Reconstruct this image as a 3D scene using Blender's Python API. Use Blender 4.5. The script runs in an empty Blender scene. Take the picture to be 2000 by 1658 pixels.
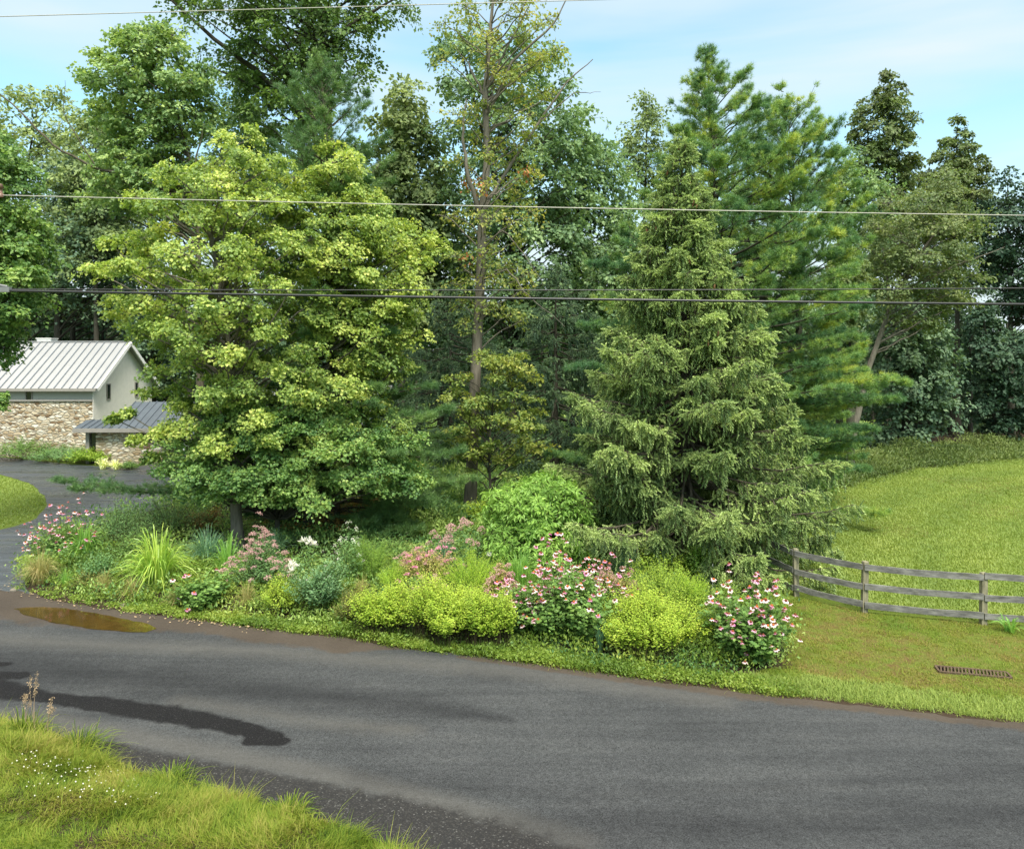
import bpy, math
import numpy as np
from mathutils import Vector

# ------------------------------------------------------------------ camera, light, exposure
SC = bpy.context.scene
COL = SC.collection
F, CX, HY, CH = 1500.0, 1000.0, 700.0, 6.4      # focal length / principal point in photo pixels, camera height in metres

cam = bpy.data.cameras.new("camera")
cam.sensor_width = 36.0
cam.lens = 36.0 * F / 2000.0
cam.shift_y = -(829.0 - HY) / 2000.0
cam.clip_end = 4000.0
cam_ob = bpy.data.objects.new("camera", cam)
cam_ob.location = (0, 0, CH)
cam_ob.rotation_euler = (math.radians(90), 0, 0)
COL.objects.link(cam_ob)
SC.camera = cam_ob

SUN_AZ, SUN_EL = math.radians(163), math.radians(55)    # azimuth from +Y towards +X
sd = Vector((math.sin(SUN_AZ) * math.cos(SUN_EL), math.cos(SUN_AZ) * math.cos(SUN_EL), math.sin(SUN_EL)))
sun = bpy.data.lights.new("sun", 'SUN')
sun.energy = 2.6
sun.angle = math.radians(18)
sun.color = (1.0, 0.95, 0.86)
sun_ob = bpy.data.objects.new("sun", sun)
sun_ob.rotation_euler = sd.to_track_quat('Z', 'Y').to_euler()
COL.objects.link(sun_ob)

W = bpy.data.worlds.new("World")
SC.world = W
W.use_nodes = True
wn, wl = W.node_tree.nodes, W.node_tree.links
wn.clear()
wo = wn.new('ShaderNodeOutputWorld')
bg = wn.new('ShaderNodeBackground')
bg.inputs[1].default_value = 0.12
sky = wn.new('ShaderNodeTexSky')
sky.sky_type = 'NISHITA'
sky.sun_disc = False
sky.sun_elevation = SUN_EL
sky.sun_rotation = SUN_AZ
sky.altitude = 100
sky.air_density = 1.0
sky.dust_density = 1.5
tcw = wn.new('ShaderNodeTexCoord')
mpw = wn.new('ShaderNodeMapping')
mpw.inputs['Rotation'].default_value = (0, math.radians(-14), math.radians(8))
mpw.inputs['Scale'].default_value = (1.3, 1.6, 7.5)
nzw = wn.new('ShaderNodeTexNoise')
nzw.inputs['Scale'].default_value = 1.15
nzw.inputs['Detail'].default_value = 5
nzw.inputs['Roughness'].default_value = 0.48
nzw.inputs['Distortion'].default_value = 0.35
crw = wn.new('ShaderNodeValToRGB')
crw.color_ramp.elements[0].position = 0.40
crw.color_ramp.elements[0].color = (0.22, 0.22, 0.22, 1)
crw.color_ramp.elements[1].position = 0.68
crw.color_ramp.elements[1].color = (0.93, 0.93, 0.93, 1)
sepw = wn.new('ShaderNodeSeparateXYZ')
hzw = wn.new('ShaderNodeMapRange')          # thicker cloud veil towards the horizon
hzw.inputs['From Min'].default_value = 0.34
hzw.inputs['From Max'].default_value = 0.10
mxh = wn.new('ShaderNodeMath'); mxh.operation = 'MAXIMUM'
mxw = wn.new('ShaderNodeMix'); mxw.data_type = 'RGBA'
mxw.inputs['B'].default_value = (3.0, 3.45, 3.6, 1)
tint = wn.new('ShaderNodeMix'); tint.data_type = 'RGBA'; tint.blend_type = 'MULTIPLY'
tint.inputs['Factor'].default_value = 1.0
tint.inputs['B'].default_value = (0.88, 1.24, 1.14, 1)
wl.new(tcw.outputs['Generated'], mpw.inputs['Vector'])
wl.new(mpw.outputs[0], nzw.inputs['Vector'])
wl.new(nzw.outputs[0], crw.inputs[0])
wl.new(tcw.outputs['Generated'], sepw.inputs[0])
wl.new(sepw.outputs['Z'], hzw.inputs['Value'])
hzm = wn.new('ShaderNodeMath'); hzm.operation = 'MULTIPLY'; hzm.inputs[1].default_value = 0.95
wl.new(hzw.outputs[0], hzm.inputs[0])
wl.new(crw.outputs[0], mxh.inputs[0])
wl.new(hzm.outputs[0], mxh.inputs[1])
ovr = wn.new('ShaderNodeMapRange')         # veil added overhead, out of view, to keep the skylight neutral
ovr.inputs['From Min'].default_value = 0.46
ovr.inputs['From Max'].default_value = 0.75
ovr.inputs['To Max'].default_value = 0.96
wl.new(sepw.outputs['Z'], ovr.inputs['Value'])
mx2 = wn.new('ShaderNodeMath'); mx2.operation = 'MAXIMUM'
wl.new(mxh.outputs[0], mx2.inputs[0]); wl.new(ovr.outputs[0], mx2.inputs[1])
wl.new(mx2.outputs[0], mxw.inputs['Factor'])
wl.new(sky.outputs[0], tint.inputs['A'])
wl.new(tint.outputs['Result'], mxw.inputs['A'])
# sky brightened overhead, out of view, as added fill to lift the shadows
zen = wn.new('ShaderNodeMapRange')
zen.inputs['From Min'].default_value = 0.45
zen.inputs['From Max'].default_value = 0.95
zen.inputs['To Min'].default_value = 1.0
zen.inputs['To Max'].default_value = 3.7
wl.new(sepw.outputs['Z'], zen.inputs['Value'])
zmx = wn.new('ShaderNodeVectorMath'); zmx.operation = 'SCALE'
ovc = wn.new('ShaderNodeMix'); ovc.data_type = 'RGBA'      # the added overhead cloud is a warmer white, to warm the skylight
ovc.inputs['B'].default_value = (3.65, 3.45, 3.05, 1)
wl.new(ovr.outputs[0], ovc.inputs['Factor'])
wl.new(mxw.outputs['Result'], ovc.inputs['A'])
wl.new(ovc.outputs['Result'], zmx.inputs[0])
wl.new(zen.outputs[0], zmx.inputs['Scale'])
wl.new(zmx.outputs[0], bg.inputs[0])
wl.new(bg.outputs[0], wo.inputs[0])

SC.view_settings.view_transform = 'Standard'
SC.view_settings.look = 'None'
SC.view_settings.gamma = 1
SC.view_settings.exposure = 1.2
SC.render.engine = 'CYCLES'
SC.cycles.max_bounces = 6
SC.cycles.diffuse_bounces = 5
SC.cycles.glossy_bounces = 2
SC.cycles.transmission_bounces = 4
SC.cycles.use_denoising = True
SC.cycles.sample_clamp_indirect = 6

# ------------------------------------------------------------------ helpers
def at(px, py, d):
    return np.array([(px - CX) / F * d, d, CH - (py - HY) / F * d])

def gnd(px, py):
    d = F * CH / (py - HY)
    return np.array([(px - CX) / F * d, d, 0.0])

def gpoly(pts):
    return np.array([gnd(*p)[:2] for p in pts])

def inside(poly, P):
    x, y = P[:, 0], P[:, 1]
    res = np.zeros(len(P), bool)
    n = len(poly)
    for i in range(n):
        x1, y1 = poly[i]; x2, y2 = poly[(i + 1) % n]
        c = (y1 > y) != (y2 > y)
        with np.errstate(divide='ignore', invalid='ignore'):
            xi = (x2 - x1) * (y - y1) / (y2 - y1 + 1e-12) + x1
        res ^= c & (x < xi)
    return res

def norm(a):
    return a / (np.linalg.norm(a, axis=-1, keepdims=True) + 1e-9)

def frames(fwd, up):
    fwd = norm(fwd)
    side = norm(np.cross(fwd, up))
    n = np.cross(side, fwd)
    return np.stack([side, fwd, n], axis=-1)

def vnoise(P, scale, seed=0):
    """smooth value noise of 2-D points, 0..1"""
    r = np.random.RandomState(seed)
    T = r.rand(64, 64)
    q = P * scale
    i = np.floor(q).astype(int); f = q - i
    f = f * f * (3 - 2 * f)
    a = T[i[:, 0] % 64, i[:, 1] % 64]; b = T[(i[:, 0] + 1) % 64, i[:, 1] % 64]
    c = T[i[:, 0] % 64, (i[:, 1] + 1) % 64]; e = T[(i[:, 0] + 1) % 64, (i[:, 1] + 1) % 64]
    return (a * (1 - f[:, 0]) + b * f[:, 0]) * (1 - f[:, 1]) + (c * (1 - f[:, 0]) + e * f[:, 0]) * f[:, 1]

def sstep(a, b, x):
    t = np.clip((x - a) / (b - a), 0, 1)
    return t * t * (3 - 2 * t)

NEAR_EDGE = gpoly([(-700, 1350), (-300, 1375), (0, 1408), (100, 1430), (180, 1470), (260, 1502), (400, 1540), (560, 1575), (700, 1622), (790, 1662), (1000, 1760), (1300, 1930)])
FAR_EDGE = gpoly([(-900, 1062), (-300, 1120), (0, 1150), (40, 1152), (100, 1172), (250, 1196), (400, 1214), (520, 1230), (650, 1243), (760, 1262), (880, 1276), (1000, 1291), (1100, 1303),
                  (1200, 1318), (1300, 1334), (1400, 1346), (1500, 1358), (1600, 1369), (1700, 1380), (1850, 1397), (2000, 1414), (2400, 1460), (3000, 1520)])

def near_y(x):
    return np.interp(x, NEAR_EDGE[:, 0], NEAR_EDGE[:, 1])

def far_y(x):
    return np.interp(x, FAR_EDGE[:, 0], FAR_EDGE[:, 1])

def zg(x, y):
    """terrain height"""
    x = np.asarray(x, float); y = np.asarray(y, float)
    z = 0.35 * sstep(24, 48, y) * np.sin(x * 0.09 + 1.0) * sstep(6, 14, x)
    z = z + 0.5 * sstep(30, 55, y) * sstep(4, 30, x)
    below = near_y(x) - y
    z = z + 0.42 * sstep(0.05, 1.8, below) * sstep(-1.0, -6.0, x)
    z = z + 0.12 * sstep(0.0, 0.5, below)
    z = z + 3.0 * sstep(90, 240, y)
    return z

class MB:
    def __init__(self):
        self.V = []; self.Fs = []; self.n = 0
    def add(self, V, Fa, var=0.5, mat=0, smooth=False):
        V = np.asarray(V, float); Fa = np.asarray(Fa, int)
        if len(Fa) == 0:
            return
        var = np.broadcast_to(np.asarray(var, float), (len(Fa),))
        self.V.append(V); self.Fs.append((Fa + self.n, var, mat, smooth)); self.n += len(V)
    def stamp(self, tV, tF, pos, R, scale, var=0.5, mat=0):
        tV = np.asarray(tV, float); tF = np.asarray(tF, int)
        N = len(pos); k = len(tV)
        if N == 0:
            return
        scale = np.asarray(scale, float)
        if scale.ndim == 0: scale = np.full(N, float(scale))
        if scale.ndim == 1: scale = np.repeat(scale[:, None], 3, 1)
        L = tV[None] * scale[:, None, :]
        V = np.einsum('nij,nkj->nki', R, L) + np.asarray(pos)[:, None, :]
        Fa = (tF[None] + (np.arange(N) * k)[:, None, None]).reshape(-1, tF.shape[1])
        var = np.repeat(np.broadcast_to(np.asarray(var, float), (N,)), len(tF))
        self.add(V.reshape(-1, 3), Fa, var, mat)
    def tube(self, pts, rad, sides=7, var=0.5, mat=0, cap=True):
        pts = np.asarray(pts, float); n = len(pts)
        rad = np.broadcast_to(np.asarray(rad, float), (n,))
        t = norm(np.gradient(pts, axis=0))
        ref = np.array([1.0, 0, 0]) if abs(t[0, 0]) < 0.8 else np.array([0, 1.0, 0])
        u = norm(ref - (t @ ref)[:, None] * t); v = np.cross(t, u)
        a = np.arange(sides) * 2 * math.pi / sides
        V = pts[:, None] + rad[:, None, None] * (np.cos(a)[None, :, None] * u[:, None] + np.sin(a)[None, :, None] * v[:, None])
        i = np.arange(n - 1)[:, None] * sides; j = np.arange(sides)[None]; j2 = (j + 1) % sides
        Fa = np.stack([i + j, i + j2, i + sides + j2, i + sides + j], -1).reshape(-1, 4)
        self.add(V.reshape(-1, 3), Fa, var, mat, True)
        if cap:
            self.add(V[-1], np.array([[k for k in range(sides)]]), var, mat)
    def sticks(self, p0, p1, r0, r1, var=0.5, mat=0):
        p0 = np.asarray(p0, float); p1 = np.asarray(p1, float); N = len(p0)
        if N == 0: return
        R = frames(p1 - p0, np.array([[0.31, 0.2, 0.93]]))
        r0 = np.broadcast_to(r0, (N,)); r1 = np.broadcast_to(r1, (N,))
        V = []
        for p, r in ((p0, r0), (p1, r1)):
            for k in range(3):
                a = k * 2.0944
                V.append(p + r[:, None] * (math.cos(a) * R[:, :, 0] + math.sin(a) * R[:, :, 2]))
        V = np.stack(V, 1)
        tF = np.array([[0, 1, 4, 3], [1, 2, 5, 4], [2, 0, 3, 5]])
        Fa = (tF[None] + (np.arange(N) * 6)[:, None, None]).reshape(-1, 4)
        self.add(V.reshape(-1, 3), Fa, np.repeat(np.broadcast_to(var, (N,)), 3), mat, True)
    def box(self, lo, hi, mat=0, var=0.5):
        x0, y0, z0 = lo; x1, y1, z1 = hi
        V = [(x0, y0, z0), (x1, y0, z0), (x1, y1, z0), (x0, y1, z0), (x0, y0, z1), (x1, y0, z1), (x1, y1, z1), (x0, y1, z1)]
        self.add(V, [(3, 2, 1, 0), (4, 5, 6, 7), (0, 1, 5, 4), (1, 2, 6, 5), (2, 3, 7, 6), (3, 0, 4, 7)], var, mat)
    def beam(self, p0, p1, w, h, up=(0, 0, 1), mat=0, var=0.5):
        p0 = np.asarray(p0, float); p1 = np.asarray(p1, float)
        R = frames((p1 - p0)[None], np.array([up], float))[0]
        s, n = R[:, 0] * w / 2, R[:, 2] * h / 2
        V = [p0 - s - n, p0 + s - n, p1 + s - n, p1 - s - n, p0 - s + n, p0 + s + n, p1 + s + n, p1 - s + n]
        self.add(V, [(3, 2, 1, 0), (4, 5, 6, 7), (0, 1, 5, 4), (1, 2, 6, 5), (2, 3, 7, 6), (3, 0, 4, 7)], var, mat)
    def mesh(self, name, mats, origin=(0, 0, 0)):
        me = bpy.data.meshes.new(name)
        V = np.concatenate(self.V) - np.asarray(origin, float)
        me.vertices.add(len(V)); me.vertices.foreach_set('co', V.astype(np.float32).ravel())
        tot = sum(f.size for f, _, _, _ in self.Fs); nf = sum(len(f) for f, _, _, _ in self.Fs)
        me.loops.add(tot); me.polygons.add(nf)
        me.loops.foreach_set('vertex_index', np.concatenate([f.ravel() for f, _, _, _ in self.Fs]).astype(np.int32))
        cnt = np.concatenate([np.full(len(f), f.shape[1]) for f, _, _, _ in self.Fs])
        me.polygons.foreach_set('loop_start', (np.cumsum(cnt) - cnt).astype(np.int32))
        me.polygons.foreach_set('material_index', np.concatenate([np.full(len(f), m) for f, _, m, _ in self.Fs]).astype(np.int32))
        me.polygons.foreach_set('use_smooth', np.concatenate([np.full(len(f), s) for f, _, _, s in self.Fs]))
        for m in mats: me.materials.append(m)
        a = me.attributes.new('var', 'FLOAT', 'FACE')
        a.data.foreach_set('value', np.concatenate([v for _, v, _, _ in self.Fs]).astype(np.float32))
        me.update(calc_edges=True)
        return me
    def build(self, name, mats, parent=None, origin=None):
        if not isinstance(mats, (list, tuple)): mats = [mats]
        if origin is None:
            origin = parent['_o'] if parent is not None and '_o' in parent else (0, 0, 0)
        ob = bpy.data.objects.new(name, self.mesh(name, mats, origin))
        COL.objects.link(ob)
        if parent is not None: ob.parent = parent
        return ob

ROOTS = []
def tag(o, label, cat, group=None, kind=None):
    o['label'] = label; o['category'] = cat
    if group: o['group'] = group
    if kind: o['kind'] = kind
    return o

def thing(name, label, cat, loc, group=None):
    o = bpy.data.objects.new(name, None)
    o.empty_display_size = 0.2
    o.location = tuple(loc)
    COL.objects.link(o)
    o['_o'] = [float(v) for v in loc]
    o['kind'] = 'thing'
    ROOTS.append(o)
    return tag(o, label, cat, group)

def heads(root, name, meshes, P, rng, scale=(0.85, 1.15), tilt=0.35):
    """copies of a small part, at world points P, under root"""
    o0 = Vector(root['_o'])
    for i, p in enumerate(P):
        ob = bpy.data.objects.new(name, meshes[i % len(meshes)])
        ob.parent = root
        ob.location = Vector(p) - o0
        ob.rotation_euler = (rng.uniform(-tilt, tilt), rng.uniform(-tilt, tilt), rng.uniform(0, 6.28))
        s = rng.uniform(*scale)
        ob.scale = (s, s, s)
        COL.objects.link(ob)

# ------------------------------------------------------------------ materials
def new_mat(name):
    m = bpy.data.materials.new(name)
    m.use_nodes = True
    nt = m.node_tree
    p = nt.nodes['Principled BSDF']
    return m, nt, p

def N(nt, typ, **kw):
    n = nt.nodes.new(typ)
    for k, v in kw.items():
        if k in n.inputs: n.inputs[k].default_value = v
        else: setattr(n, k, v)
    return n

def ramp(nt, stops, fac=None):
    r = nt.nodes.new('ShaderNodeValToRGB')
    el = r.color_ramp.elements
    while len(el) < len(stops): el.new(0.5)
    for e, (p, c) in zip(el, stops):
        e.position = p
        e.color = (*c, 1) if len(c) == 3 else c
    if fac is not None: nt.links.new(fac, r.inputs[0])
    return r

def mixc(nt, a, b, fac, blend='MIX'):
    m = nt.nodes.new('ShaderNodeMix'); m.data_type = 'RGBA'; m.blend_type = blend
    for sock, v in (('A', a), ('B', b), ('Factor', fac)):
        if isinstance(v, bpy.types.NodeSocket): nt.links.new(v, m.inputs[sock])
        elif sock == 'Factor': m.inputs[sock].default_value = v
        else: m.inputs[sock].default_value = (*v, 1)
    return m.outputs['Result']

def mathn(nt, op, a, b=0.0, clamp=False):
    m = nt.nodes.new('ShaderNodeMath'); m.operation = op; m.use_clamp = clamp
    for i, v in enumerate((a, b)):
        if isinstance(v, bpy.types.NodeSocket): nt.links.new(v, m.inputs[i])
        else: m.inputs[i].default_value = v
    return m.outputs[0]

def noise(nt, scale, detail=4, rough=0.55, vec=None, dist=0.0):
    n = N(nt, 'ShaderNodeTexNoise', Scale=scale, Detail=detail, Roughness=rough, Distortion=dist)
    if vec is not None: nt.links.new(vec, n.inputs['Vector'])
    return n.outputs[0]

def objvec(nt, scale=(1, 1, 1), rot=(0, 0, 0)):
    tc = nt.nodes.new('ShaderNodeTexCoord')
    mp = nt.nodes.new('ShaderNodeMapping')
    mp.inputs['Scale'].default_value = scale
    mp.inputs['Rotation'].default_value = rot
    nt.links.new(tc.outputs['Object'], mp.inputs['Vector'])
    return mp.outputs[0]

def bump(nt, p, h, strength=0.4, dist=0.02):
    b = N(nt, 'ShaderNodeBump', Strength=strength, Distance=dist)
    nt.links.new(h, b.inputs['Height'])
    nt.links.new(b.outputs[0], p.inputs['Normal'])

LEAF_GAIN = 1.85
MUTED = ('maple_leaf', 'olive_leaf', 'deep_green_leaf', 'woodland_leaf', 'dark_woodland_leaf', 'locust_leaf', 'lime_leaf', 'herb_leaf', 'sparse_yellow_leaf', 'yellow_understory_leaf', 'mown_grass_blade', 'feathery_lime_leaf')
GAINS = {'deep_green_leaf': 1.2, 'maple_leaf': 1.35, 'olive_leaf': 1.85, 'glossy_dark_leaf': 1.5, 'woodland_leaf': 1.8, 'grey_green_leaf': 1.45, 'dark_woodland_leaf': 1.9, 'blue_dark_leaf': 1.0, 'russet_green_leaf': 1.2, 'pine_needle': 1.35, 'pine_needle_yellowish': 1.5, 'spruce_needle': 1.5, 'lime_leaf': 1.1, 'feathery_lime_leaf': 1.1, 'dark_herb_leaf': 1.6, 'fresh_lance_leaf': 1.1, 'herb_leaf': 1.1, 'bluish_herb_leaf': 1.2}
def leaf_mat(name, cols, trans=0.38, rough=0.5, spec=0.35, patch=0.35, tcol=(1.18, 1.2, 0.68)):
    """leaf: colour from a per-leaf attribute plus patches of tone through the plant; part of the light passes through"""
    m, nt, p = new_mat(name)
    a = N(nt, 'ShaderNodeAttribute', attribute_name='var')
    nz = noise(nt, 0.9, 2, 0.5, objvec(nt))
    off = mathn(nt, 'MULTIPLY', mathn(nt, 'SUBTRACT', nz, 0.5), patch * 2)
    f = mathn(nt, 'ADD', a.outputs['Fac'], off, True)
    cols = [tuple(v * GAINS.get(name, 1.0) * (1, 1, 1.75 if name in MUTED else 1.0)[q] for q, v in enumerate(c)) for c in cols]
    k = len(cols)
    r = ramp(nt, [(i / (k - 1), tuple(min(v * LEAF_GAIN, 0.9) for v in c)) for i, c in enumerate(cols)], f)
    nt.links.new(r.outputs[0], p.inputs['Base Color'])
    p.inputs['Roughness'].default_value = rough
    p.inputs['Specular IOR Level'].default_value = spec
    tr = nt.nodes.new('ShaderNodeBsdfTranslucent')
    tc = mixc(nt, r.outputs[0], tcol, 1.0, 'MULTIPLY')
    nt.links.new(tc, tr.inputs['Color'])
    mx = nt.nodes.new('ShaderNodeMixShader')
    mx.inputs[0].default_value = trans
    nt.links.new(p.outputs[0], mx.inputs[1]); nt.links.new(tr.outputs[0], mx.inputs[2])
    nt.links.new(mx.outputs[0], nt.nodes['Material Output'].inputs['Surface'])
    return m

def plain(name, col, rough=0.6, spec=0.3, var=0.15, scale=6.0, metal=0.0, bumps=0.0, stretch=(1, 1, 1)):
    m, nt, p = new_mat(name)
    v = objvec(nt, stretch)
    nz = noise(nt, scale, 5, 0.6, v)
    c = np.array(col)
    r = ramp(nt, [(0.3, tuple(c * (1 - var))), (0.7, tuple(np.minimum(c * (1 + var), 1)))], nz)
    nt.links.new(r.outputs[0], p.inputs['Base Color'])
    p.inputs['Roughness'].default_value = rough
    p.inputs['Specular IOR Level'].default_value = spec
    p.inputs['Metallic'].default_value = metal
    if bumps: bump(nt, p, nz, bumps, 0.02)
    return m

def bark_mat(name, c0, c1, scale=7.0):
    m, nt, p = new_mat(name)
    v = objvec(nt, (1, 1, 0.16))
    nz = noise(nt, scale, 6, 0.7, v)
    nz2 = noise(nt, 0.8, 3, 0.6, objvec(nt))
    r = ramp(nt, [(0.32, c0), (0.62, c1)], nz)
    c = mixc(nt, r.outputs[0], (0.10, 0.11, 0.07), mathn(nt, 'MULTIPLY', nz2, 0.5))
    nt.links.new(c, p.inputs['Base Color'])
    p.inputs['Roughness'].default_value = 0.9
    p.inputs['Specular IOR Level'].default_value = 0.15
    bump(nt, p, nz, 0.9, 0.03)
    return m

M = {}
M['bark'] = bark_mat('bark_brown', (0.03, 0.024, 0.018), (0.12, 0.095, 0.07))
M['bark_grey'] = bark_mat('bark_grey', (0.07, 0.06, 0.05), (0.21, 0.18, 0.15))
M['bark_dark'] = bark_mat('bark_dark', (0.012, 0.010, 0.009), (0.05, 0.04, 0.032))
M['twig'] = plain('twig', (0.09, 0.07, 0.05), 0.9, 0.1)
M['stem'] = plain('stem', (0.055, 0.045, 0.022), 0.8, 0.2)
M['gstem'] = plain('green_stem', (0.07, 0.11, 0.03), 0.7, 0.2)

M['maple'] = leaf_mat('maple_leaf', [(0.058, 0.094, 0.015), (0.104, 0.148, 0.020), (0.172, 0.208, 0.027), (0.265, 0.275, 0.048)], 0.42)
M['maple_back'] = leaf_mat('olive_leaf', [(0.04, 0.07, 0.016), (0.075, 0.11, 0.022), (0.13, 0.16, 0.03)], 0.36)
M['maple_low'] = leaf_mat('deep_green_leaf', [(0.03, 0.07, 0.012), (0.06, 0.11, 0.018), (0.10, 0.16, 0.022), (0.17, 0.22, 0.035)], 0.38)
M['oak'] = leaf_mat('glossy_dark_leaf', [(0.026, 0.050, 0.013), (0.047, 0.08, 0.018), (0.08, 0.12, 0.028)], 0.3, 0.42, 0.35)
M['wood'] = leaf_mat('woodland_leaf', [(0.032, 0.056, 0.016), (0.055, 0.087, 0.022), (0.098, 0.132, 0.034)], 0.34, 0.5, 0.2)
M['wood_grey'] = leaf_mat('grey_green_leaf', [(0.046, 0.068, 0.030), (0.078, 0.104, 0.042), (0.128, 0.158, 0.062)], 0.34, 0.5, 0.2)
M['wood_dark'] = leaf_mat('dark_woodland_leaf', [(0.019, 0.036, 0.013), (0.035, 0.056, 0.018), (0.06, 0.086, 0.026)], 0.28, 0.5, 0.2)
M['wood_blue'] = leaf_mat('blue_dark_leaf', [(0.016, 0.036, 0.021), (0.027, 0.052, 0.029), (0.045, 0.074, 0.038)], 0.22, 0.5, 0.2)
M['sycamore'] = leaf_mat('russet_green_leaf', [(0.045, 0.055, 0.02), (0.06, 0.085, 0.028), (0.085, 0.12, 0.04)], 0.3)
M['locust'] = leaf_mat('locust_leaf', [(0.055, 0.085, 0.018), (0.09, 0.12, 0.024), (0.135, 0.155, 0.032)], 0.40)
M['ash'] = leaf_mat('sparse_yellow_leaf', [(0.07, 0.105, 0.018), (0.12, 0.155, 0.02), (0.18, 0.195, 0.026), (0.27, 0.24, 0.035)], 0.42)
M['rust'] = leaf_mat('rusty_dead_leaf', [(0.16, 0.055, 0.02), (0.26, 0.10, 0.035), (0.32, 0.16, 0.06)], 0.3, tcol=(1.1, 0.9, 0.6))
M['yellow'] = leaf_mat('yellow_understory_leaf', [(0.07, 0.115, 0.016), (0.13, 0.165, 0.02), (0.21, 0.215, 0.026)], 0.4)
M['pine'] = leaf_mat('pine_needle', [(0.024, 0.056, 0.020), (0.045, 0.086, 0.026), (0.078, 0.122, 0.032)], 0.2, 0.42, 0.4, 0.5)
M['pine_l'] = leaf_mat('pine_needle_yellowish', [(0.026, 0.062, 0.026), (0.050, 0.095, 0.030), (0.092, 0.14, 0.030), (0.165, 0.185, 0.03)], 0.24, 0.42, 0.4, 0.75)
M['spruce'] = leaf_mat('spruce_needle', [(0.040, 0.064, 0.0245), (0.074, 0.104, 0.037), (0.123, 0.158, 0.055), (0.182, 0.219, 0.083)], 0.2, 0.5, 0.2, 0.5)
M['spruce_dead'] = plain('dry_twig', (0.16, 0.12, 0.085), 0.9, 0.1)
M['pinecone'] = plain('brown_cone', (0.19, 0.10, 0.045), 0.7, 0.3, 0.3, 30)
M['bush'] = leaf_mat('fresh_lance_leaf', [(0.075, 0.14, 0.025), (0.125, 0.21, 0.04), (0.20, 0.29, 0.065)], 0.38, 0.45, 0.35, 0.25)
M['lime'] = leaf_mat('lime_leaf', [(0.10, 0.165, 0.012), (0.19, 0.255, 0.018), (0.30, 0.335, 0.03)], 0.42, patch=0.3)
M['feather'] = leaf_mat('feathery_lime_leaf', [(0.13, 0.22, 0.018), (0.21, 0.30, 0.022), (0.31, 0.36, 0.03)], 0.45, patch=0.25)
M['feather_g'] = leaf_mat('feathery_green_leaf', [(0.08, 0.15, 0.025), (0.13, 0.21, 0.035), (0.20, 0.27, 0.05)], 0.45, patch=0.25)
M['herb'] = leaf_mat('herb_leaf', [(0.045, 0.10, 0.02), (0.08, 0.15, 0.03), (0.14, 0.21, 0.045)], 0.36)
M['herb_dark'] = leaf_mat('dark_herb_leaf', [(0.022, 0.05, 0.012), (0.046, 0.085, 0.019), (0.085, 0.13, 0.030)], 0.3, 0.45, 0.3)
M['herb_blue'] = leaf_mat('bluish_herb_leaf', [(0.03, 0.07, 0.028), (0.058, 0.11, 0.044), (0.11, 0.17, 0.07)], 0.3)
M['pinkish'] = leaf_mat('pinkish_spirea_leaf', [(0.11, 0.16, 0.03), (0.19, 0.21, 0.045), (0.30, 0.24, 0.10), (0.36, 0.22, 0.15)], 0.36, patch=0.4)
M['bronze'] = leaf_mat('bronze_leaf', [(0.05, 0.07, 0.018), (0.10, 0.11, 0.025), (0.17, 0.15, 0.04)], 0.34)
M['strap'] = leaf_mat('strap_leaf', [(0.10, 0.18, 0.025), (0.17, 0.26, 0.04), (0.29, 0.34, 0.07)], 0.38, 0.38, 0.45, 0.2)
M['strap_g'] = leaf_mat('green_strap_leaf', [(0.06, 0.14, 0.025), (0.10, 0.20, 0.035), (0.17, 0.27, 0.05)], 0.38, 0.4, 0.45, 0.2)
M['blade_blue'] = leaf_mat('bluegreen_blade', [(0.04, 0.10, 0.05), (0.07, 0.14, 0.075), (0.13, 0.20, 0.11)], 0.3, patch=0.2)
M['blade_tan'] = leaf_mat('tan_green_blade', [(0.10, 0.11, 0.035), (0.18, 0.17, 0.06), (0.30, 0.24, 0.11)], 0.3, patch=0.2)
M['weed'] = leaf_mat('verge_weed_leaf', [(0.055, 0.095, 0.014), (0.105, 0.155, 0.022), (0.18, 0.215, 0.04)], 0.38)
M['weed_far'] = leaf_mat('bramble_leaf', [(0.035, 0.058, 0.014), (0.062, 0.09, 0.02), (0.105, 0.13, 0.036)], 0.32)
M['grass'] = leaf_mat('grass_blade', [(0.012, 0.028, 0.004), (0.034, 0.062, 0.006), (0.070, 0.106, 0.010), (0.112, 0.138, 0.018), (0.15, 0.14, 0.036)], 0.36, 0.55, 0.15, 0.45)
M['lawn'] = leaf_mat('mown_grass_blade', [(0.076, 0.114, 0.015), (0.116, 0.158, 0.020), (0.158, 0.192, 0.027)], 0.36, 0.5, 0.2, 0.35)
M['drygrass'] = leaf_mat('thin_lawn_blade', [(0.060, 0.100, 0.012), (0.090, 0.124, 0.015), (0.118, 0.125, 0.022), (0.135, 0.098, 0.036)], 0.36, 0.5, 0.2, 0.9)
M['straw'] = plain('straw', (0.34, 0.25, 0.15), 0.8, 0.2)
M['litter'] = leaf_mat('orange_undergrowth', [(0.09, 0.09, 0.02), (0.19, 0.12, 0.03), (0.30, 0.16, 0.045)], 0.3, tcol=(1.1, 1.0, 0.5))

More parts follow.
